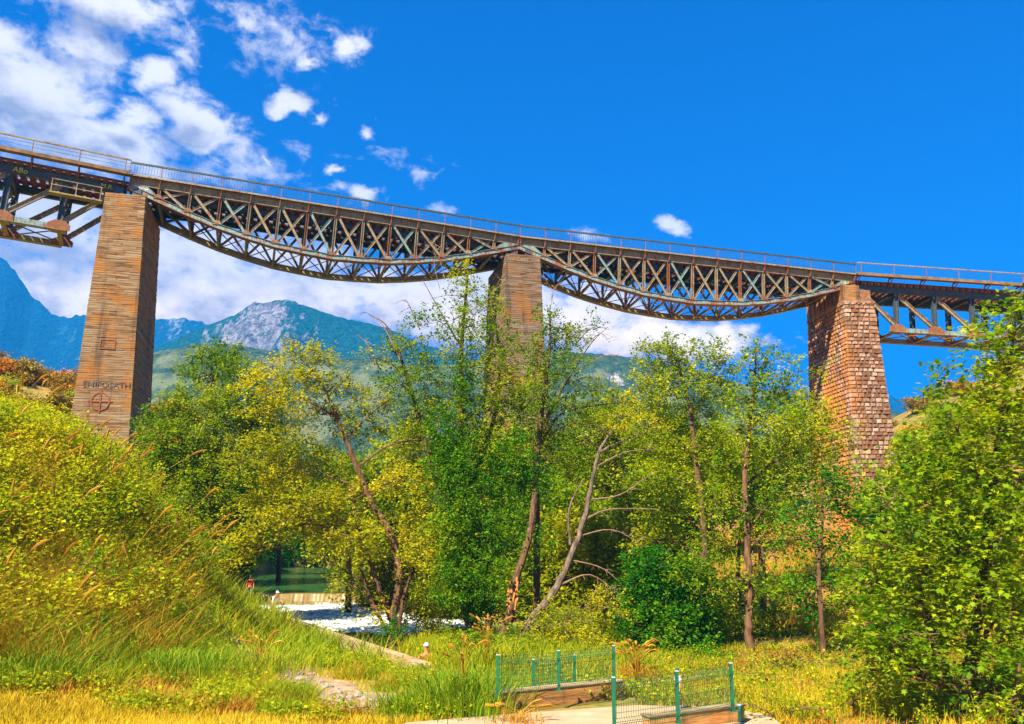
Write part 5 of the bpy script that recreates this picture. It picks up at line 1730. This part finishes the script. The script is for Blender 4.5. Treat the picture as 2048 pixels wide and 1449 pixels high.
# broad-leaved weeds through the meadow
wx, wy = rng.uniform(-13, 15, 5200), rng.uniform(18.6, 31, 5200)
k_ = ~in_path(wx, wy) & (track_d(wx, wy) > 1.3) & ((wd2(wx, wy) < -.5) | (wd2(wx, wy) > .8)) & ((wx < 3.5) | (rng.random(5200) < .3)) & (np.sin(wx * 1.9 + 1.1 * np.sin(wy)) * np.sin(wy * 1.6) > -.15)
wx, wy = wx[k_], wy[k_]
C = np.stack([wx, wy, terr(wx, wy)], 1)[:, None, :] + rng.normal(0, 1, (len(wx), 14, 3)) * np.array([.13, .13, .09]) + np.array([0, 0, .26])
D = rng.normal(0, 1, (len(wx) * 14, 3))
D[:, 2] = np.abs(D[:, 2]) * .5
V_, F_, r_ = leaves_np(C.reshape(-1, 3), D, .085, False, .8)
tag(link('meadow_weeds', mesh_np('meadow_weeds', V_, F_, np.clip(r_ * .5 + .2 + np.tile(np.repeat(rng.normal(0, .18, len(wx)), 14), 2), 0, 1)), 'leaf_bramble'), kind='stuff')

# fallen leaves under the right-hand trees
nlv = 20000
lx = rng.uniform(5, 20, nlv)
ly = rng.uniform(19, 33, nlv)
C = np.stack([lx, ly, terr(lx, ly) + .03], 1)
D = rng.normal(0, 1, C.shape)
D[:, 2] *= .1
V_, F_, r_ = leaves_np(C, D, .10, False, 2.5)
tag(link('leaf_litter', mesh_np('leaf_litter', V_, F_, r_), 'leaf_olive'), kind='stuff')

# weeds with small yellow flowers in front of the right fence
wst, wfl = MB(), []
for k in range(230):
    x, y = random.uniform(3.2, 11), random.uniform(16.6, 24)
    if path_mask(np.array([x]), np.array([y]))[0]:
        continue
    z = tz(x, y)
    h = random.uniform(.35, .85)
    p = Vector((x, y, z))
    q = p + Vector((random.uniform(-.15, .2), random.uniform(-.1, .1), h))
    wst.tube([p, p.lerp(q, .5) + Vector((.02, 0, .02)), q], [.008, .007, .004], 3)
    for j in range(9):
        wfl.append(p.lerp(q, random.uniform(.5, 1.02)) + Vector((random.gauss(0, .06), random.gauss(0, .06), random.gauss(0, .03))))
wo_ = wst.build('weed_stems', 'grass_lush')
tag(wo_, kind='stuff')
C = np.array([tuple(p) for p in wfl])
V_, F_, r_ = leaves_np(C, rng.normal(0, 1, C.shape), .055, False, .8)
tag(link('weed_flowers', mesh_np('weed_flowers', V_, F_, np.clip(r_ + .2, 0, 1)), 'leaf_yellow'), kind='stuff')

# the dirt track itself
tv, tf = [], []
tp = catmull([(p[0], p[1], 0) for p in TRK], 8)
for i, p in enumerate(tp):
    t = (tp[min(i + 1, len(tp) - 1)] - tp[max(i - 1, 0)]).normalized()
    nn = Vector((-t.y, t.x, 0))
    w0, w1 = .95 + .35 * math.sin(i * .9) + random.uniform(-.15, .15), 1.1 + .35 * math.sin(i * .7 + 2) + random.uniform(-.15, .15)
    for k in range(7):
        q = p + nn * (-w0 + (w0 + w1) * k / 6)
        edge = -.05 if k in (0, 6) else .02 + random.uniform(0, .03)
        tv.append((q.x, q.y, tz(q.x, q.y) + edge))
for i in range(len(tp) - 1):
    for k in range(6):
        tf.append((i * 7 + k, i * 7 + k + 1, (i + 1) * 7 + k + 1, (i + 1) * 7 + k))
dt_ = MB()
dt_.add(tv, tf)
tag(dt_.build('dirt_track', 'track_dirt'), kind='structure')
blades(15000, (-12, 0, 19.5, 31), .13, .018, 1.3, 'sparse_grass', 'grass_dry', lambda x, y, px, py: (track_d(x, y) < 1.7) & ~in_path(x, y) & (np.sin(x * 3.1) * np.sin(y * 2.7) > -.1))
blades(5000, (-12, 0, 19.5, 31), .22, .018, 1.3, 'sparse_grass', 'grass_green', lambda x, y, px, py: (track_d(x, y) < 1.7) & ~in_path(x, y) & (np.sin(x * 2.1 + 1) * np.sin(y * 2.2) > .35))

# ------------------------------------------------------------------ path, low walls, fences
zp = [Vector((x, y, tz(x, y) + .03)) for x, y in PATH]
pm_ = MB()
pm_.add([(x, y, .035) for x, y in PATH] + [(x, y, -.3) for x, y in PATH], [tuple(range(len(PATH)))] + [(i, i + len(PATH), (i + 1) % len(PATH) + len(PATH), (i + 1) % len(PATH)) for i in range(len(PATH))])
tag(pm_.build('path', 'path_concrete'), kind='structure')


def low_wall(label, p, q, h, t, group='low concrete walls under the fences'):
    p, q = Vector(p), Vector(q)
    root = empty('low_wall', p)
    root.rotation_euler = (0, 0, math.atan2(q.y - p.y, q.x - p.x))
    L = (q - p).length
    tag(root, label, 'wall', group)
    MB().box((0, 0, -.2), (L, t, h - .035)).build('wall_body', 'wall_concrete', root)
    MB().box((-.03, -.025, h - .033), (L + .03, t + .02, h)).build('coping', 'coping_concrete', root)
    return root


def gp(px, py, z):
    """ground point seen at the pixel at height z"""
    dx, v = (px - 1024) / F, (724.5 - py) / F
    wy, wz = cp - v * sp_, sp_ + v * cp
    d = (z - CZ) / (wz / wy)
    return Vector((dx / wy * d, d, z))


def fence_post(p, h, root, w=.065):
    o = empty('tmp', (0, 0, 0))
    bpy.data.objects.remove(o)
    m = MB().box((p.x - w / 2, p.y - w / 2, p.z), (p.x + w / 2, p.y + w / 2, p.z + h))
    m.box((p.x - w * .9, p.y - w * .9, p.z - .002), (p.x + w * .9, p.y + w * .9, p.z + .012))
    po = m.build('post', 'green_paint', root)
    MB().box((p.x - w / 2 - .004, p.y - w / 2 - .004, p.z + h + .001), (p.x + w / 2 + .004, p.y + w / 2 + .004, p.z + h + .016)).build('post_cap', 'post_cap', po)


def wire_panel(a, b, h, root):
    """welded mesh with two V folds"""
    m = MB()
    d = (b - a)
    L = d.length
    d.normalize()
    nrm = Vector((d.y, -d.x, 0))
    folds = (.18, .82)
    prof = [(0.04, 0)]
    for f in folds:
        prof += [(f - .055, 0), (f, .05), (f + .055, 0)]
    prof.append((.97, 0))
    n = int(L / .055)
    for i in range(1, n):
        base = a + d * (L * i / n)
        for (z0, o0), (z1, o1) in zip(prof[:-1], prof[1:]):
            m.beam(base + Vector((0, 0, z0 * h)) + nrm * o0, base + Vector((0, 0, z1 * h)) + nrm * o1, .0055, .0055, tuple(nrm))
    for zz, oo in prof + [(.5, 0), (.34, 0), (.66, 0)]:
        m.beam(a + Vector((0, 0, zz * h)) + nrm * (oo + .006), b + Vector((0, 0, zz * h)) + nrm * (oo + .006), .007, .007, tuple(nrm))
    o = m.build('mesh_panel', 'green_paint', root)


def mesh_fence(label, posts, h, panels=None):
    root = empty('mesh_fence', posts[0])
    tag(root, label, 'fence', 'green wire mesh fences')
    loc = [p - posts[0] for p in posts]
    for p in loc:
        fence_post(p, h, root)
    for i in range(len(loc) - 1):
        wire_panel(loc[i], loc[i + 1], h, root)
    return root


w1a, w1b = gp(978, 1424, .0), gp(1246, 1394, .0)
low_wall('long low concrete wall carrying the left green fence', w1a, w1b, .40, .26)
mesh_fence('green wire mesh fence on the longer low wall left of the path', [gp(995, 1393, .40), gp(1118, 1381, .40), gp(1229, 1367, .40)], .86)
w2a = gp(1300, 1470, .0)
w2b = gp(1490, 1446, .0)
low_wall('short low concrete wall carrying the nearest green fence', w2a, w2b, .36, .24)
mesh_fence('green wire mesh fence nearest the camera on the bottom edge', [gp(1229, 1464, .36), gp(1357, 1446, .36), gp(1466, 1423, .36)], .92)
mesh_fence('short green fence post and panel behind the longer low wall', [gp(1067, 1384, .25), gp(1150, 1372, .25)], .72)
ps = gp(1481, 1448, 0.0)
sp2 = empty('short_post', ps)
tag(sp2, 'short green post stub at the right end of the nearest low wall', 'post')
fence_post(Vector((0, 0, 0)), .36, sp2, .09)

# ------------------------------------------------------------------ river wall, weir
def river_wall(a, b, za, zb, h, t, label):
    root = empty('river_wall', (a[0], a[1], 0))
    tag(root, label, 'wall')
    A, B = Vector((a[0], a[1], 0)), Vector((b[0], b[1], 0))
    d = (B - A).normalized()
    n = Vector((d.y, -d.x, 0)) * t
    segs = 8
    for i in range(segs):
        p, q = A.lerp(B, i / segs + .0008), A.lerp(B, (i + 1) / segs - .0008)
        z0 = za + (zb - za) * i / segs
        z1 = za + (zb - za) * (i + 1) / segs
        m = MB()
        vs = []
        for (pt, z) in ((p, z0), (q, z1)):
            for off in (Vector((0, 0, 0)), n):
                for zz in (z - h, z + random.uniform(-.012, .012)):
                    vs.append(pt + off + Vector((0, 0, zz)) - A)
        m.add(vs, BOXF)
        m.build('wall_section', 'coping_concrete' if i != 0 else 'wall_concrete', root)
    return root


river_wall((-19.0, 57.0), (-2.45, 27.2), .62, .18, 1.5, .38, 'pale concrete channel wall running from the weir down to the bather')
# weir
wr = empty('weir', (-14.6, WEIR_Y, -.6))
tag(wr, 'low concrete weir with water pouring over its mossy edge', 'weir')
MB().box((-5.2, -.25, 0), (7.6, .6, 1.06)).build('weir_wall', 'wall_concrete', wr)
mf = MB()
nw = 80
prev = None
vs, fs = [], []
for i in range(nw + 1):
    x = -3.6 + 11 * i / nw
    j = random.uniform(-.05, .05)
    vs += [(x, .62, 1.18), (x, -.27 + j, 1.15), (x, -.46 + j, .7), (x, -.55 + j * 2, .2)]
for i in range(nw):
    for k in range(3):
        fs.append((i * 4 + k, (i + 1) * 4 + k, (i + 1) * 4 + k + 1, i * 4 + k + 1))
mf.add(vs, fs)
mf.build('falling_water', 'falling_water', wr)
pb = MB().box((-5.7, -.5, 0), (-4.9, .3, 1.45)).box((-5.85, -.6, 1.452), (-4.75, .4, 1.58))
pb.build('sluice_block', 'coping_concrete', wr)
for (x0, x1) in ((-3.3, -2.3), (-2.0, -1.5), (1.6, 6.6)):    # white curtains of spray
    sv, sf = [], []
    nn = int((x1 - x0) / .12)
    for i in range(nn + 1):
        x = x0 + (x1 - x0) * i / nn
        for k in range(4):
            sv.append((x + random.uniform(-.03, .03), -.50 - .16 * k + random.uniform(-.09, .09), .62 - .2 * k + random.uniform(-.1, .12)))
    for i in range(nn):
        for k in range(3):
            sf.append((i * 4 + k, (i + 1) * 4 + k, (i + 1) * 4 + k + 1, i * 4 + k + 1))
    q = MB()
    q.add(sv, sf)
    q.build('spray', 'white_water', wr)

# ------------------------------------------------------------------ rocks along the track
ico = []
for k in range(5):
    import bmesh
    bmx = bmesh.new()
    bmesh.ops.create_icosphere(bmx, subdivisions=1, radius=1)
    for v in bmx.verts:
        v.co *= random.uniform(.7, 1.15)
        v.co.z *= .62
    me = bpy.data.meshes.new('stone')
    bmx.to_mesh(me)
    bmx.free()
    me.materials.append(MAT['rock'])
    ico.append(me)
for k in range(70):
    t = random.random()
    i = min(int(t * (len(TRK) - 1)), len(TRK) - 2)
    p = TRK[i] + (TRK[i + 1] - TRK[i]) * (t * (len(TRK) - 1) - i)
    x, y = p[0] + random.gauss(0, .32), p[1] + random.gauss(0, .32)
    s = random.uniform(.05, .16)
    o = link('rock', ico[k % 5])
    o.location = (x, y, tz(x, y) + s * .25)
    o.scale = (s * random.uniform(.8, 1.4), s, s)
    o.rotation_euler = (0, 0, random.uniform(0, 6))
    tag(o, 'pale rock lying on the stony track through the grass', 'rock', 'rocks on the stony track')
gv = MB()
for k in range(2000):
    t = random.random()
    i = min(int(t * (len(TRK) - 1)), len(TRK) - 2)
    p = TRK[i] + (TRK[i + 1] - TRK[i]) * (t * (len(TRK) - 1) - i)
    x, y = p[0] + random.gauss(0, .6), p[1] + random.gauss(0, .6)
    s = random.uniform(.012, .045)
    z = tz(x, y)
    a = random.uniform(0, 6)
    gv.add([(x + s * math.cos(a), y + s * math.sin(a), z - .01), (x + s * math.cos(a + 2), y + s * math.sin(a + 2), z - .01), (x + s * math.cos(a + 4), y + s * math.sin(a + 4), z - .01), (x, y, z + s)],
           [(0, 1, 3), (1, 2, 3), (2, 0, 3)])
tag(gv.build('gravel', 'rock'), kind='stuff')


# ------------------------------------------------------------------ people
def skin_body(name, verts, edges, radii, mat, parent, sub=2):
    me = bpy.data.meshes.new(name)
    me.from_pydata(verts, edges, [])
    o = bpy.data.objects.new(name, me)
    COL.objects.link(o)
    me.materials.append(MAT[mat])
    md = o.modifiers.new('skin', 'SKIN')
    md.use_smooth_shade = True
    for v, r_ in zip(me.skin_vertices[0].data, radii):
        v.radius = (r_, r_ * .8) if isinstance(r_, float) else r_
    me.skin_vertices[0].data[0].use_root = True
    s = o.modifiers.new('sub', 'SUBSURF')
    s.levels = s.render_levels = sub
    dg = bpy.context.evaluated_depsgraph_get()
    m2 = bpy.data.meshes.new_from_object(o.evaluated_get(dg))
    bpy.data.objects.remove(o)
    m2.name = name
    return link(name, m2, mat, parent)


def ellipsoid(mb, c, r, n=10, m=7, zmin=-1):
    vs, fs = [], []
    for j in range(m + 1):
        ph = -math.pi / 2 + math.pi * j / m
        zz = max(math.sin(ph), zmin)
        for i in range(n):
            th = 2 * math.pi * i / n
            vs.append((c[0] + r[0] * math.cos(ph) * math.cos(th), c[1] + r[1] * math.cos(ph) * math.sin(th), c[2] + r[2] * zz))
    for j in range(m):
        for i in range(n):
            fs.append((j * n + i, j * n + (i + 1) % n, (j + 1) * n + (i + 1) % n, (j + 1) * n + i))
    mb.add(vs, fs)
    return mb


def person(loc, rz, scale, label, pose, shirt=None, cap=None, shorts=None, shoes=None, hair='cloth_dark'):
    root = empty('person', loc, (0, 0, rz))
    root.scale = (scale,) * 3
    tag(root, label, 'person')
    # faces -y; 1.7 m
    if pose == 'sit':
        hip = .12
        J_ = {'pel': (0, 0, hip), 'sp': (0, .02, hip + .25), 'ch': (0, .03, hip + .43), 'nk': (0, .0, hip + .60), 'hd': (0, -.02, hip + .72)}
        arms = {1: [(.19, .02, hip + .50), (.30, -.02, hip + .26), (.26, -.22, hip + .10), (.24, -.30, hip + .08)], -1: [(-.19, .02, hip + .50), (-.30, -.02, hip + .26), (-.26, -.22, hip + .10), (-.24, -.30, hip + .08)]}
        legs = {1: [(.10, -.05, hip), (.14, -.45, hip + .22), (.13, -.62, hip - .10), (.13, -.78, hip - .12)], -1: [(-.10, -.05, hip), (-.14, -.45, hip + .22), (-.13, -.62, hip - .10), (-.13, -.78, hip - .12)]}
    elif pose == 'lean':
        hip = .88
        J_ = {'pel': (0, .05, hip), 'sp': (0, -.04, hip + .24), 'ch': (0, -.14, hip + .42), 'nk': (0, -.22, hip + .56), 'hd': (0, -.28, hip + .66)}
        arms = {1: [(.19, -.16, hip + .46), (.28, -.34, hip + .24), (.24, -.52, hip + .08), (.22, -.60, hip + .04)], -1: [(-.19, -.16, hip + .46), (-.30, -.28, hip + .20), (-.34, -.40, hip - .02), (-.34, -.46, hip - .08)]}
        legs = {1: [(.10, .05, hip - .04), (.12, -.02, .48), (.12, .06, .07), (.12, -.12, .03)], -1: [(-.10, .05, hip - .04), (-.12, .08, .48), (-.12, .16, .07), (-.12, -.02, .03)]}
    else:
        hip = .90
        J_ = {'pel': (0, 0, hip), 'sp': (0, .01, hip + .25), 'ch': (0, .01, hip + .43), 'nk': (0, 0, hip + .58), 'hd': (0, -.02, hip + .70)}
        arms = {1: [(.19, 0, hip + .48), (.25, .02, hip + .20), (.25, -.06, hip - .04), (.25, -.10, hip - .13)], -1: [(-.19, 0, hip + .48), (-.25, .04, hip + .20), (-.25, .02, hip - .05), (-.25, 0, hip - .14)]}
        legs = {1: [(.09, 0, hip - .05), (.10, -.10, .48), (.10, -.02, .07), (.10, -.16, .03)], -1: [(-.09, 0, hip - .05), (-.10, .06, .48), (-.10, .20, .08), (-.10, .06, .03)]}
    vs, es, rs = [], [], []

    def av(p, r_):
        vs.append(p)
        rs.append(r_)
        return len(vs) - 1
    a = av(J_['pel'], (.15, .11))
    b = av(J_['sp'], (.13, .10))
    c = av(J_['ch'], (.16, .11))
    d = av(J_['nk'], (.055, .055))
    e = av(J_['hd'], (.075, .09))
    top = (J_['hd'][0], J_['hd'][1], J_['hd'][2] + .10)
    f = av(top, (.065, .075))
    es += [(a, b), (b, c), (c, d), (d, e), (e, f)]
    for s in (1, -1):
        pr = c
        for p, r_ in zip(arms[s], (.055, .045, .034, .036)):
            k = av(p, (r_, r_))
            es.append((pr, k))
            pr = k
        pr = a
        for p, r_ in zip(legs[s], (.085, .062, .042, .04)):
            k = av(p, (r_, r_))
            es.append((pr, k))
            pr = k
    skin_body('body', vs, es, rs, 'skin', root)
    hd = J_['hd']
    fm = MB()
    ellipsoid(fm, (hd[0], hd[1] - .095, hd[2] + .03), (.014, .022, .02), 6, 4)
    for s in (-1, 1):
        ellipsoid(fm, (hd[0] + s * .082, hd[1], hd[2] + .03), (.012, .025, .032), 6, 4)
    fm.build('face_features', 'skin', root)
    hm_ = MB()
    ellipsoid(hm_, (hd[0], hd[1] + .015, hd[2] + .07), (.092, .108, .105), 12, 8, -.15)
    if cap:
        hm_.prism([(hd[0] - .07, hd[2] + .062), (hd[0] + .07, hd[2] + .062), (hd[0] + .07, hd[2] + .078), (hd[0] - .07, hd[2] + .078)], hd[1] - .2, hd[1] - .08)
        hm_.build('cap', cap, root)
    else:
        hm_.build('hair', hair, root)
    if shirt:
        vs2 = [J_['pel'], J_['sp'], J_['ch'], tuple((Vector(J_['ch']) * .6 + Vector(J_['nk']) * .4))]
        r2 = [(.165, .125), (.145, .118), (.175, .127), (.09, .085)]
        e2 = [(0, 1), (1, 2), (2, 3)]
        for s in (1, -1):
            vs2 += [arms[s][0], tuple((Vector(arms[s][0]) * .35 + Vector(arms[s][1]) * .65))]
            r2 += [(.072, .072), (.068, .068)]
            k = len(vs2)
            e2 += [(2, k - 2), (k - 2, k - 1)]
        skin_body('shirt', vs2, e2, r2, shirt, root)
    if shorts:
        vs2 = [tuple(Vector(J_['pel']) + Vector((0, 0, .06))), J_['pel']]
        r2 = [(.155, .118), (.168, .128)]
        e2 = [(0, 1)]
        for s in (1, -1):
            vs2 += [legs[s][0], tuple((Vector(legs[s][0]) * .35 + Vector(legs[s][1]) * .65))]
            r2 += [(.1, .1), (.088, .088)]
            k = len(vs2)
            e2 += [(1, k - 2), (k - 2, k - 1)]
        skin_body('shorts', vs2, e2, r2, shorts, root)
    if shoes:
        for s in (1, -1):
            q = legs[s][2]
            ellipsoid(MB(), (0, 0, 0), (1, 1, 1))
            m = MB()
            ellipsoid(m, (q[0], q[1] - .07, q[2] - .02), (.055, .135, .06), 8, 5)
            m.build('shoe', shoes, root)
            m = MB().tube([(q[0], q[1], q[2] + .02), (q[0], q[1], q[2] + .13)], [.05, .052], 8)
            m.build('sock', 'cap_white', root)
    return root


p = at(852, 1330, 29.6)
person((p.x, p.y, -.50), R(195), 1.0, 'seated bare-backed bather with a pale cap behind the channel wall', 'sit', None, 'cap_white', 'cloth_dark')
p = at(547, 1215, 55.5)
person((p.x, p.y, -.78), R(60), 1.0, 'bather in a white shirt and white cap leaning forward below the weir', 'lean', 'shirt_white', 'cap_white', 'cloth_blue')
p = at(500, 1178, 64)
person((p.x, p.y, -.05), R(20), .95, 'person in a red top standing in the water above the weir', 'stand', 'cloth_red', None, 'cloth_dark')
p = gp(1362, 1419, .06)
person((p.x - .05, p.y, .06), R(-70), .50, 'small child walking on the path behind the middle post of the nearest fence', 'stand', 'shirt_white', None, 'cloth_blue', 'cloth_red')
